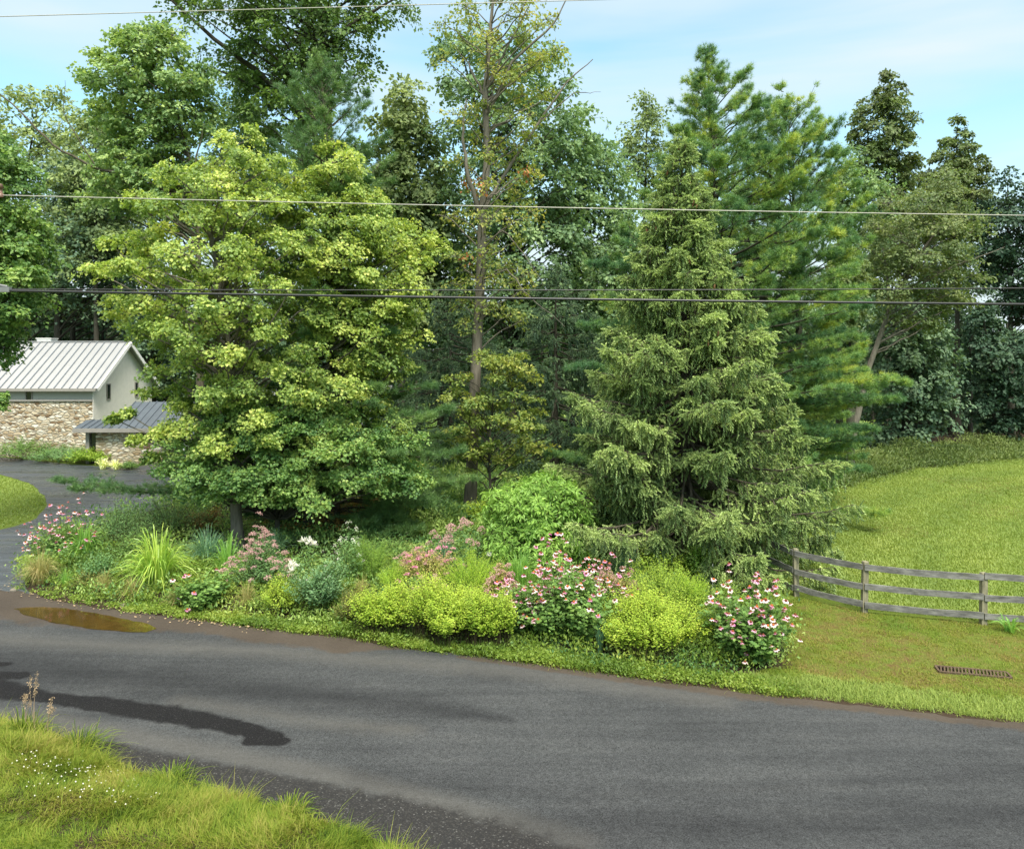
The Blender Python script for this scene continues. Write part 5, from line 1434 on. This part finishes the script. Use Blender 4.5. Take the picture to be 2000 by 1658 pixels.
shrub('spirea', 'small lime-yellow spirea low at the edge below the pinkish-brown one', 548, 1208, 85, 68, 'lime', 0.05, LEAF_V, 190, 18, seed=18, group='spirea shrubs')

def spider_plants(label, px, py, w, h, n, seed):
    root, c, R, H, end, u, rng = shrub('spider_flower', label, px, py, w, h * 0.86, 'herb', 0.11, LANCE_V, n * 3, 20, 0.2, 0.6, 0.3, 'gstem', seed, 'white spider flowers', 0.2, 1.0, 'flowers')
    e = end[np.argsort(-end[:, 2])][:n] + np.array([0, 0, 0.06])
    heads(root, 'flower', [spider_head(1), spider_head(2, 0.13)], e, rng, (0.8, 1.2), 0.25)
spider_plants('white spider flowers standing in front of the dark pine trunk', 590, 1150, 95, 82, 7, 19)
spider_plants('white spider flowers low among bluish leaves, facing the road', 585, 1178, 70, 70, 5, 20)
spider_plants('single white spider flower left of the round green shrub', 962, 1140, 34, 62, 2, 21)
r_, c, R, H, end, u, rng = shrub('phlox', 'dark bluish-leaved clump with few tiny white blooms at the road edge', 622, 1212, 115, 104, 'herb_blue', 0.12, LANCE_V, 130, 22, seed=22, stemm='gstem')
heads(r_, 'flower_cluster', [umbel(2, 'white', 0.04, 14, 0.4, 0.03)], end[:14], rng)
r_, c, R, H, end, u, rng = shrub('white_loosestrife', 'tall white-flowered spires right of the white spider flowers', 675, 1155, 70, 118, 'herb', 0.10, LANCE_V, 34, 34, 0.1, 0.6, 0.35, 'gstem', 23, ovar=0.1)
heads(r_, 'flower_cluster', [umbel(3, 'white', 0.05, 18, 1.2, 0.026)], end[:26], rng)
shrub('amsonia', 'upright feathery green plumes right of the white spires', 725, 1150, 90, 92, 'feather_g', 0.075, LANCE_V * np.array([.45, 1, 1]), 120, 60, 0.15, 0.6, 0.35, 'gstem', 24, 'feathery plants', 0.55, 0.7)
shrub('amsonia', 'rounded lime feathery plant left of the pink spirea', 765, 1172, 66, 66, 'feather', 0.06, LANCE_V * np.array([.45, 1, 1]), 150, 44, 0.1, 0.5, 0.4, 'gstem', 25, 'feathery plants', 0.55, 0.7)
strappy('sedge', 'upright straw-brown sedge tuft behind the lime hedge, left end', 706, 1186, 50, 62, 'blade_tan', 240, 0.008, 0.5, 26, 'low ornamental grasses along the bed edge')
r_, c, R, H, end, u, rng = shrub('spirea', 'pink-flowering spirea with salmon young leaves in the middle of the bed', 832, 1165, 118, 88, 'pinkish', 0.05, LEAF_V, 290, 20, seed=27, flat=0.55, group='spirea shrubs')
heads(r_, 'flower_cluster', [umbel(4, 'hotpink', 0.075, 60, 0.4, 0.028), umbel(5, 'joe', 0.08, 60, 0.4, 0.028), umbel(6, 'joe', 0.07, 50, 0.4, 0.028)], end[rng.rand(len(end)) < 0.28][:80], rng)
r_, c, R, H, end, u, rng = shrub('spirea', 'salmon-tinged spirea behind the middle of the lime hedge', 835, 1205, 100, 58, 'pinkish', 0.045, LEAF_V, 230, 18, seed=28, flat=0.5, group='spirea shrubs')
heads(r_, 'flower_cluster', [umbel(7, 'joe', 0.06, 40, 0.4, 0.026)], end[rng.rand(len(end)) < 0.2][:40], rng)
shrub('amsonia', 'broad lime feathery clump right of the pink spirea', 925, 1180, 150, 82, 'feather', 0.065, LANCE_V * np.array([.42, 1, 1]), 300, 46, 0.12, 0.55, 0.35, 'gstem', 29, 'feathery plants', 0.6, 0.6)
shrub('spirea', 'lime-yellow spirea hedge piece with dark bare stems, left of the blue grass tuft', 752, 1250, 128, 92, 'lime', 0.058, LEAF_V, 405, 26, 0.40, 0.72, 0.38, 'stem', 30, 'spirea shrubs', 0.1, 1.0)
shrub('spirea', 'wide lime-yellow spirea hedge piece right of the small blue grass tuft', 868, 1264, 180, 108, 'lime', 0.058, LEAF_V, 702, 26, 0.40, 0.72, 0.38, 'stem', 31, 'spirea shrubs', 0.1, 1.0)
shrub('spirea', 'lime-yellow spirea touching the left side of the big coneflower clump', 952, 1272, 112, 106, 'lime', 0.058, LEAF_V, 445, 26, 0.40, 0.72, 0.38, 'stem', 32, 'spirea shrubs', 0.1, 1.0, ovar=-0.08)
strappy('blue_grass', 'small blue grass tuft in the gap of the lime hedge', 804, 1246, 44, 58, 'blade_blue', 110, 0.010, 0.4, 33)
shrub('fern', 'low bronze-green leafy plant left of the lime hedge', 690, 1230, 80, 62, 'bronze', 0.07, LANCE_V, 130, 18, seed=34)
strappy('switch_grass', 'upright bright green grass sheaf behind the big coneflower clump', 1015, 1178, 86, 104, 'strap_g', 330, 0.013, 0.25, 35, foot=0.8)
coneflowers('biggest coneflower clump, covered in pale pink blooms, in the middle of the bed', 1095, 1266, 225, 165, 100, 36, 420, 0.13, flat=0.42)
coneflowers('low shoulder of pink coneflowers against the left flank of the biggest clump', 1025, 1252, 110, 118, 70, 80, 180, 0.12, flat=0.4)
coneflowers('second mass of pale pink coneflowers behind the biggest clump', 1140, 1218, 165, 118, 100, 37, 200, 0.11, flat=0.35)
r_, c, R, H, end, u, rng = shrub('spirea', 'faded pink spirea right behind the biggest coneflower clump', 1200, 1205, 80, 82, 'pinkish', 0.05, LEAF_V, 200, 20, seed=38, flat=0.5, group='spirea shrubs')
heads(r_, 'flower_cluster', [umbel(8, 'joe', 0.08, 50, 0.4, 0.03)], end[rng.rand(len(end)) < 0.3][:60], rng)
r_, c, R, H, end, u, rng = shrub('spirea', 'faded pink spirea between the lime plumes and the upright green grass', 975, 1185, 60, 72, 'pinkish', 0.05, LEAF_V, 150, 20, seed=39, flat=0.5, group='spirea shrubs')
heads(r_, 'flower_cluster', [umbel(8, 'joe', 0.08, 50, 0.4, 0.03)], end[rng.rand(len(end)) < 0.35][:50], rng)
strappy('switch_grass', 'dark blue-green grass fountain at the left foot of the spruce', 1222, 1148, 90, 88, 'blade_blue', 360, 0.013, 0.55, 40, foot=0.5)
shrub('box_shrub', 'yellow-green shrub with cream tips in front of the spruce', 1288, 1158, 140, 74, 'lime', 0.075, LEAF_V, 240, 18, seed=41, ovar=-0.25)
shrub('box_shrub', 'taller yellow-green shrub beside the thin grey stake', 1368, 1150, 78, 86, 'bush', 0.09, LEAF_V, 150, 18, seed=42, ovar=0.2)
shrub('spirea', 'big soft lime mound right of the biggest coneflower clump', 1290, 1232, 190, 100, 'lime', 0.06, LANCE_V, 460, 26, 0.2, 0.55, 0.5, 'gstem', 43, 'spirea shrubs', ovar=-0.1)
shrub('amsonia', 'bright lime feathery plume on top of the soft lime mound', 1345, 1212, 90, 84, 'feather', 0.065, LANCE_V * np.array([.42, 1, 1]), 200, 46, 0.12, 0.55, 0.3, 'gstem', 44, 'feathery plants', 0.6, 0.6)
shrub('spirea', 'low lime-yellow spirea with dark bare stems nearest the right end of the bed', 1272, 1292, 205, 98, 'lime', 0.058, LEAF_V, 729, 26, 0.34, 0.85, 0.30, 'stem', 45, 'spirea shrubs', 0.1, 1.0)
coneflowers('rightmost coneflower clump, tall and round, next to the lawn', 1462, 1306, 160, 165, 100, 46, 330, 0.14, flat=0.5)
shrub('aster', 'pale frothy plant behind the rightmost coneflower clump', 1425, 1205, 70, 62, 'feather_g', 0.04, LEAF_V, 120, 20, seed=47, ovar=0.2)
strappy('blue_grass', 'small blue iris tuft at the right foot of the biggest coneflower clump', 1172, 1282, 50, 72, 'blade_blue', 40, 0.022, 0.45, 48)
def joe(label, px, py, w, h, n, seed):
    root, c, R, H, end, u, rng = shrub('joe_pye_weed', label, px, py, w, h * 0.92, 'herb', 0.15, LANCE_V * np.array([1.3, 1, 1]), n, 26, 0.15, 0.6, 0.35, 'gstem', seed, 'dusty pink flower stalks', 0.1, 1.0, 'flowers')
    heads(root, 'flower_cluster', [umbel(9, 'joe', 0.13, 80, 0.6, 0.04)], end + np.array([0, 0, 0.05]), rng)
joe('tall dusty pink flower heads left of the round green shrub', 915, 1128, 80, 108, 12, 49)
joe('dusty pink flower heads half shaded beneath the pine boughs', 868, 1112, 70, 72, 10, 50)
shrub('yellow_shrub', 'small yellow-leaved shrub at the foot of the grey sparse tree', 938, 1040, 62, 66, 'lime', 0.08, LEAF_V, 110, 18, seed=51, ovar=-0.1)
strappy('switch_grass', 'dark grass clump between the dusty pink flowers and the pink spirea', 872, 1128, 80, 82, 'blade_blue', 260, 0.013, 0.7, 52)
strappy('switch_grass', 'blue-green grass clump between the two dark trunks', 535, 1098, 90, 64, 'blade_blue', 260, 0.013, 0.5, 53)
shrub('aster', 'shaded leafy plants below the dark pine boughs', 740, 1118, 150, 56, 'herb_dark', 0.09, LANCE_V, 220, 16, seed=54)
shrub('aster', 'dim pinkish plants behind the pine boughs near the grey trunk', 840, 1030, 120, 62, 'herb', 0.10, LEAF_V, 170, 16, seed=55, ovar=-0.2)
shrub('viburnum', 'dark leafy shrub in the shade between the round shrub and the spruce', 1185, 1110, 110, 110, 'herb_dark', 0.10, LANCE_V, 220, 18, seed=56)
shrub('orange_fern', 'orange-brown dying ferns under the maples', 620, 1048, 330, 56, 'litter', 0.13, LANCE_V, 420, 16, seed=57, group=None)
shrub('orange_fern', 'small orange-brown fern patch left of the pale maple trunk', 395, 1048, 95, 46, 'litter', 0.11, LANCE_V, 130, 16, seed=58)
shrub('viburnum', 'dark understory shrub behind the garden near the house drive', 760, 985, 170, 90, 'herb_dark', 0.14, LEAF_V, 240, 16, seed=59)
shrub('viburnum', 'dark understory shrub deep in shade left of the spruce base', 1130, 1010, 180, 80, 'wood_dark', 0.16, LEAF_V, 240, 16, seed=60)
shrub('viburnum', 'shaded shrub right of the grey sparse tree trunk', 1010, 985, 130, 60, 'herb_dark', 0.14, LEAF_V, 180, 16, seed=61)
strappy('daylily', 'small strap-leaved tuft by the fence at the right edge of the photo', 1975, 1245, 70, 40, 'strap_g', 36, 0.03, 0.9, 62)

# planting along the house front
shrub('low_juniper', 'dark wispy evergreen planting along the stone wall at the left edge', 45, 905, 150, 40, 'herb_dark', 0.13, LANCE_V, 260, 20, seed=63)
shrub('low_juniper', 'olive-green planting in front of the low stone wing', 125, 908, 120, 30, 'herb', 0.13, LANCE_V, 240, 20, seed=64)
shrub('spirea', 'yellow-green planting by the slit window of the low wing', 180, 910, 90, 30, 'lime', 0.12, LEAF_V, 200, 18, seed=65, ovar=-0.3)
strappy('yucca', 'cream-striped spiky plant at the drive edge by the stone wing', 200, 918, 40, 26, 'cream', 60, 0.06, 0.7, 66, 'variegated spiky plants')
strappy('yucca', 'second cream-striped spiky plant, right of the first', 226, 920, 36, 24, 'cream', 60, 0.06, 0.7, 67, 'variegated spiky plants')
shrub('low_juniper', 'small dark green shrub at the right end of the house planting', 252, 919, 40, 14, 'herb_dark', 0.11, LANCE_V, 90, 16, seed=68)
shrub('climber', 'grey-green climbing shrub against the stone wing corner', 338, 908, 36, 50, 'wood_grey', 0.16, LEAF_V, 150, 18, seed=69)

def verge_weeds():
    rng = np.random.RandomState(5)
    # ragged strip of weeds between the bed and the road
    xs = []; ys = []
    P = []
    n = 2600
    px = rng.uniform(30, 1560, n)
    x0 = (px - CX) / F * 17.5
    e = gpoly(np.column_stack([px, np.interp(px, [0, 40, 100, 250, 400, 520, 650, 760, 880, 1000, 1100, 1200, 1300, 1400, 1500, 1560], [1150, 1152, 1170, 1194, 1212, 1228, 1241, 1260, 1274, 1289, 1301, 1315, 1330, 1341, 1354, 1360])]))
    off = rng.rand(n) ** 1.2 * np.interp(px, [0, 250, 600, 1000, 1560], [0.45, 0.6, 0.6, 0.65, 0.6])
    C = e + np.column_stack([off * 0.2, off])
    keep = rng.rand(n) < np.interp(px, [0, 150, 350, 450], [0.12, 0.35, 0.8, 1.0]) * (0.2 + 1.0 * vnoise(C, 1.6, 9)) * np.interp(px, [1100, 1500], [1, 0.5])
    C = C[keep]; px = px[keep]; n = len(C)
    k = 26
    h = 0.03 + 0.17 * vnoise(C, 1.7, 12) ** 1.5 * np.interp(px, [0, 400, 700, 1150, 1400], [0.6, 0.8, 1.0, 0.8, 0.5])
    base = np.column_stack([C, np.full(n, 0.02)])
    d = rng.normal(0, 0.075, (n, k, 3)); d[..., 2] = rng.rand(n, k) * h[:, None]
    Pp = (base[:, None] + d).reshape(-1, 3)
    fw = rng.normal(0, 0.7, Pp.shape) + np.array([0, 0, 0.35])
    up = rng.normal(0, 0.4, Pp.shape) + np.array([0, 0, 0.9])
    b = MB()
    var = np.clip(np.repeat(vnoise(C, 1.3, 21), k) * 0.9 + rng.normal(0, 0.15, n * k), 0, 1)
    b.stamp(LEAF_V, LEAF_F, Pp, frames(fw, up), 0.045 * rng.uniform(0.6, 1.6, len(Pp)), var)
    tag(b.build('verge_weeds', M['weed']), 'ragged low weeds between the flower bed and the road', 'weeds', kind='stuff')
    g = MB()
    Q = np.repeat(C[px > 380], 14, 0) + rng.normal(0, 0.12, (int((px > 380).sum()) * 14, 2))
    blades(g, Q, rng.uniform(0.06, 0.16, len(Q)), 0.010, rng, 0.6, rng.rand(len(Q)))
    tag(g.build('verge_grass', M['grass']), 'tufts of bright grass along the garden side of the road', 'grass', kind='stuff')
    # fallen leaves and pebbles at the bed corner
    L = MB()
    m = 170
    px = rng.uniform(0, 520, m); py = np.interp(px, [0, 100, 250, 400, 520], [1150, 1170, 1196, 1216, 1232]) + rng.normal(0, 6, m)
    G = gpoly(np.column_stack([px, py]))
    L.stamp(LEAF_V, LEAF_F, np.column_stack([G, np.full(m, 0.045)]), frames(np.column_stack([rng.normal(0, 1, (m, 2)), np.zeros(m)]), rng.normal(0, .25, (m, 3)) + (0, 0, 1)), 0.065 * rng.uniform(0.5, 1.2, m), rng.rand(m))
    tag(L.build('fallen_leaves', M['straw']), 'dry fallen leaves along the bed edge by the drive', 'leaves', kind='stuff')
    # low undergrowth inside the bed and under the trees
    U = MB()
    C = scatter(BED, 14, rng); C = C[C[:, 1] > far_y(C[:, 0]) + 0.45]; C = C[(C[:, 0] > -5) | (rng.rand(len(C)) < 0.4)]
    C = np.vstack([C, scatter(np.array([[-9, 28], [-3, 27], [6, 27], [10.5, 27], [12.5, 32], [16.5, 40], [17.5, 44], [-12, 44]]), 2.2, rng)])
    n = len(C); k = 30
    sz = 1 + 0.05 * (C[:, 1] - 18)
    dep = np.clip((C[:, 1] - far_y(C[:, 0])) / 2.5, 0, 1)
    d = rng.normal(0, 0.17, (n, k, 3)) * sz[:, None, None]; d[..., 2] = rng.rand(n, k) * ((0.16 + 0.4 * vnoise(C, 0.8, 31)) * (0.55 + 0.6 * dep))[:, None] * sz[:, None]
    Pp = (np.column_stack([C, zg(C[:, 0], C[:, 1])])[:, None] + d).reshape(-1, 3)
    U.stamp(LANCE_V * np.array([1.3, 1, 1]), LEAF_F, Pp, frames(rng.normal(0, 0.7, Pp.shape) + (0, 0, 0.4), rng.normal(0, .4, Pp.shape) + (0, 0, .9)), np.repeat(0.09 * sz, k) * rng.uniform(0.6, 1.4, len(Pp)), np.clip(np.repeat(vnoise(C, .7, 3), k) + rng.normal(0, .2, len(Pp)), 0, 1))
    Q = MB()
    C = scatter(BED, 26, rng)
    off = C[:, 1] - far_y(C[:, 0])
    C = C[(off > 0.55) & (off < 5.5) & (rng.rand(len(C)) < 0.35 + 0.8 * vnoise(C, 0.9, 51))]
    n = len(C); k = 34
    off = C[:, 1] - far_y(C[:, 0])
    hq = (0.18 + 0.42 * vnoise(C, 0.75, 52)) * np.interp(off, [0.5, 1.4, 3], [0.5, 0.9, 1.05])
    d = rng.normal(0, 0.12, (n, k, 3)); d[..., 2] = rng.rand(n, k) ** 0.7 * hq[:, None]
    Pp = (np.column_stack([C, np.full(n, 0.02)])[:, None] + d).reshape(-1, 3)
    Q.stamp(LANCE_V * np.array([1.2, 1, 1]), LEAF_F, Pp, frames(rng.normal(0, 0.6, Pp.shape) + (0, 0, 0.6), rng.normal(0, .4, Pp.shape) + (0, 0, .8)), 0.075 * rng.uniform(0.6, 1.5, len(Pp)), np.clip(np.repeat(vnoise(C, .8, 53), k) * 1.1 - 0.1 + rng.normal(0, .16, len(Pp)), 0, 1))
    tag(Q.build('mixed_perennials', M['weed']), 'tangle of bright green perennials filling the bed between the larger clumps', 'perennials', kind='stuff')
    tag(U.build('undergrowth', M['maple_low']), 'low green undergrowth carpeting the bed and the ground under the trees', 'undergrowth', kind='stuff')
    # weeds along the far edge of the meadow
    T = MB()
    n = 1500
    t = rng.rand(n)
    ex = np.interp(t, [0, 0.22, 0.6, 1], [15.5, 21, 33, 60]); ey = np.interp(ex, [15, 17, 19.5, 22, 33, 45, 60], [36.5, 38.5, 41, 42.5, 49, 52.5, 55])
    C = np.column_stack([ex + rng.normal(0, .5, n), ey + rng.rand(n) ** 1.3 * 4.5])
    k = 46
    hh = 0.35 + 1.1 * vnoise(C, 0.5, 17) * sstep(0, 2.5, C[:, 1] - ey)
    d = rng.normal(0, 0.30, (n, k, 3)); d[..., 2] = rng.rand(n, k) * hh[:, None]
    Pp = (np.column_stack([C, zg(C[:, 0], C[:, 1])])[:, None] + d).reshape(-1, 3)
    T.stamp(LANCE_V, LEAF_F, Pp, frames(rng.normal(0, 0.6, Pp.shape) + (0, 0, 0.6), rng.normal(0, .5, Pp.shape) + (0, -.3, .8)), 0.17 * rng.uniform(0.6, 1.4, len(Pp)), np.clip(np.repeat(vnoise(C, .35, 3), k) + rng.normal(0, .2, len(Pp)), 0, 1))
    tag(T.build('meadow_weeds', M['weed_far']), 'tangled weeds and brambles along the far edge of the meadow', 'weeds', kind='stuff')
verge_weeds()

# ------------------------------------------------------------------ fence, drain, stake, dry grass, wires
def fence():
    posts = [gnd(1490, 1128), gnd(1555, 1164), gnd(1688, 1196), gnd(1920, 1219), np.array([14.1, 17.95, 0.0]), np.array([17.0, 17.7, 0.0])]
    root = thing('rail_fence', 'weathered grey three-board fence curving away beside the spruce', 'fence', posts[2])
    rng = np.random.RandomState(4)
    for i, p in enumerate(posts):
        b = MB()
        w = 0.065
        ht = 1.27 + rng.uniform(-0.03, 0.03); lean = rng.normal(0, 0.012, 2)
        V = []
        for z, s in ((-0.2, 1), (ht - 0.02, 1), (ht, 0.8)):
            for sx, sy in ((-1, -1), (1, -1), (1, 1), (-1, 1)):
                V.append((p[0] + sx * w * s + lean[0] * z, p[1] + sy * w * s + lean[1] * z, z))
        Fa = [(0, 1, 5, 4), (1, 2, 6, 5), (2, 3, 7, 6), (3, 0, 4, 7), (4, 5, 9, 8), (5, 6, 10, 9), (6, 7, 11, 10), (7, 4, 8, 11), (8, 9, 10, 11)]
        b.add(V, Fa)
        b.build('post', M['postwood'], root)
    for i in range(len(posts) - 1):
        for z in (1.17, 0.69, 0.22):
            a, c = posts[i].copy(), posts[i + 1].copy()
            d = norm((c - a)[None])[0]; nrm = np.array([d[1], -d[0], 0.0])
            if nrm[1] > 0: nrm = -nrm
            za, zb = z + rng.normal(0, 0.015), z + rng.normal(0, 0.015)
            off = nrm * 0.088
            n = 9
            t = np.linspace(0, 1, n)
            L = np.linalg.norm(c - a)
            Cc = a + off + (c - a) * t[:, None]; Cc = Cc + d * ((0.004 - 0.008 * t) [:, None])
            Cc[:, 2] = za + (zb - za) * t - 0.02 * np.sin(t * math.pi)
            Cc[1:-1] += rng.normal(0, 0.004, (n - 2, 3))
            hh = 0.075 + rng.normal(0, 0.003, n)
            th = 0.017
            V = []
            for q in range(n):
                for s1, s2 in ((-1, -1), (1, -1), (1, 1), (-1, 1)):
                    V.append(Cc[q] + nrm * th * s1 + np.array([0, 0, 1]) * hh[q] * s2)
            Fa = [(q * 4 + j, q * 4 + (j + 1) % 4, q * 4 + 4 + (j + 1) % 4, q * 4 + 4 + j) for q in range(n - 1) for j in range(4)] + [(3, 2, 1, 0), tuple(4 * (n - 1) + j for j in range(4))]
            b = MB(); b.add(V, Fa)
            b.build('rail', M['oldwood'], root)
fence()

def drain():
    c = gnd(1900, 1314)
    r = thing('storm_drain', 'rusty slotted drain grate set in the lawn by the road', 'drain', c)
    yaw = math.radians(-14)
    ax = np.array([math.cos(yaw), math.sin(yaw), 0]); ay = np.array([-math.sin(yaw), math.cos(yaw), 0])
    Lx, Ly = 0.66, 0.15
    b = MB()
    for s in (-1, 1):
        b.beam(c - ax * Lx + ay * Ly * s + (0, 0, .02), c + ax * Lx + ay * Ly * s + (0, 0, .02), 0.04, 0.04)
        b.beam(c + ax * (Lx - 0.002) * s - ay * (Ly - 0.026) + (0, 0, .021), c + ax * (Lx - 0.002) * s + ay * (Ly - 0.026) + (0, 0, .021), 0.04, 0.04)
    b.build('frame', M['rust_iron'], r)
    b = MB()
    for k in range(19):
        x = -Lx + 0.075 + k * (2 * Lx - 0.15) / 18
        b.beam(c + ax * (x - 0.03) - ay * (Ly - 0.027) + (0, 0, .023), c + ax * (x + 0.03) + ay * (Ly - 0.027) + (0, 0, .023), 0.026, 0.03)
    b.build('grate', M['rust_iron'], r)
    b = MB(); b.beam(c - ax * Lx + (0, 0, .008), c + ax * Lx + (0, 0, .008), 2 * Ly, 0.008); b.build('pit', M['void'], r)
drain()

def small_bits():
    c = gnd(1391, 1160)
    s = thing('stake', 'thin pale stake standing between the yellow-green shrubs', 'stake', c)
    b = MB(); b.tube([c, c + (0.01, 0, 0.4), c + (0.015, 0, 0.82)], [0.018, 0.017, 0.015], 6); b.build('pole', M['stake'], s)
    rng = np.random.RandomState(9)
    # tall dry seed-head grasses on the near verge
    for px, py, top, lab in ((72, 1430, 1318, 'tallest dry grass stalk with pale seed head on the near verge'), (50, 1430, 1350, 'short dry grass stalks with brown seed heads at the left end of the near verge'), (98, 1436, 1362, 'leaning dry grass stalks right of the tallest stalk')):
        g = gnd(px, py + 22); g[2] = float(zg(g[0], g[1]))
        d = g[1]
        r = thing('dry_grass', lab, 'dry grass', g, 'dry seed-head grasses')
        st = MB(); hd = MB()
        for k in range(3):
            e = at(px + rng.uniform(-6, 8), top + rng.uniform(0, 30) * (k > 0), d) + np.array([0, rng.normal(0, 0.1), 0])
            f = g + rng.normal(0, 0.04, 3) * (1, 1, 0)
            pts = bez(f, (f + e) / 2 + (-0.06, 0, 0.06), e, 8)
            st.tube(pts, np.linspace(0.004, 0.002, 8), 4)
            q = pts[5] + (pts[7] - pts[5]) * rng.rand(46, 1)
            dd = rng.normal(0, 0.5, (46, 3)) + (0.2, 0, 0.6)
            hd.stamp(LANCE_V, LEAF_F, q + rng.normal(0, 0.018, q.shape), frames(dd, rng.normal(0, 1, q.shape)), 0.035 * rng.uniform(0.6, 1.2, 46), rng.rand(46))
        st.build('stalk', M['straw'], r); hd.build('seed_head', M['straw'], r)
    # coarse grass clumps on the bank
    for px, py, w, h, sd_, lab in ((45, 1475, 110, 70, 71, 'tall coarse grass clump at the left end of the near verge'), (330, 1570, 120, 50, 72, 'pale bent grass clump in the middle of the near verge'), (560, 1630, 110, 48, 73, 'coarse grass clump on the near verge toward the road edge'), (150, 1500, 130, 56, 74, 'arching pale grass clump right of the dry stalks')):
        strappy('grass_clump', lab, px, py, w, h, 'grass', 260, 0.012, 1.0, sd_, 'coarse grass clumps on the near verge', foot=0.9)
    for px, py, s_, lab in ((25, 1156, 0.09, 'pale stone at the mouth of the driveway'), (240, 1186, 0.10, 'flat grey stone at the bed edge by the puddle')):
        g = gnd(px, py)
        o = thing('rock', lab, 'rock', g)
        b = MB()
        a = np.linspace(0, 6.283, 9)[:-1]
        V = [(g[0] + s_ * k * math.cos(t) * rng.uniform(.8, 1.2), g[1] + s_ * k * math.sin(t) * rng.uniform(.6, .9), z) for k, z in ((1, 0.0), (0.95, 0.06), (0.5, 0.10)) for t in a]
        Fa = [(r_ * 8 + j, r_ * 8 + (j + 1) % 8, r_ * 8 + 8 + (j + 1) % 8, r_ * 8 + 8 + j) for r_ in range(2) for j in range(8)]
        b.add(V, Fa); b.add(V[16:], [tuple(range(8))]); b.build('stone', M['rock'], o)
small_bits()

def wire(label, pts, d, r, mat, clamp=None):
    P = np.array([at(px, py, d) for px, py in pts])
    x = np.linspace(P[0, 0], P[-1, 0], 60)
    c = np.polyfit(P[:, 0], P[:, 2], 2)
    Q = np.column_stack([x, np.full(60, d) + 0.0 * x, np.polyval(c, x)])
    root = thing('overhead_wire', label, 'wire', Q[0], 'overhead wires along the road')
    b = MB(); b.tube(Q, r, 6); b.build('cable', M[mat], root)
    return root, Q, b
WD = 11.0
wire('thin grey wire highest above the road, rising out of the top of the photo', [(-1200, 66), (0, 36), (500, 17), (1000, 4), (1500, -8), (3400, -62)], WD, 0.006, 'alu')
r_, Q, _ = wire('bare silver wire second from the top, crossing in front of the tree crowns', [(-1200, 348), (0, 380), (500, 393), (1000, 406), (1500, 413), (3400, 436)], WD, 0.0075, 'alu')
p = at(3, 372, WD)
b = MB(); b.tube([p + (-0.02, 0, -0.10), p + (-0.02, 0, -0.05), p + (-0.02, 0, -0.049), p + (-0.02, 0, 0.03), p + (-0.02, 0, 0.031), p + (-0.02, 0, 0.09)], [0.04, 0.05, 0.03, 0.03, 0.05, 0.03], 10); b.build('insulator', M['porcelain'], r_)
wire('thin black wire just above the thick cable', [(-1200, 552), (0, 568), (500, 568), (1000, 566), (1500, 563), (3400, 548)], WD, 0.009, 'cable')
r_, Q, _ = wire('thick black bundled cable, lowest of the wires', [(-1200, 545), (0, 569), (500, 577), (1000, 582), (1500, 588), (3400, 606)], WD - 0.05, 0.019, 'cable')
p = at(8, 567, WD - 0.05)
b = MB(); b.box(p + (-0.12, -0.035, -0.028), p + (0.09, 0.035, 0.045)); b.tube([p + (-0.16, 0, 0.02), p + (-0.05, 0, 0.07), p + (0.05, 0, 0.05)], 0.02, 6); b.build('clamp', M['clamp'], r_)

for _o in list(bpy.data.objects):
    if '_o' in _o: del _o['_o']
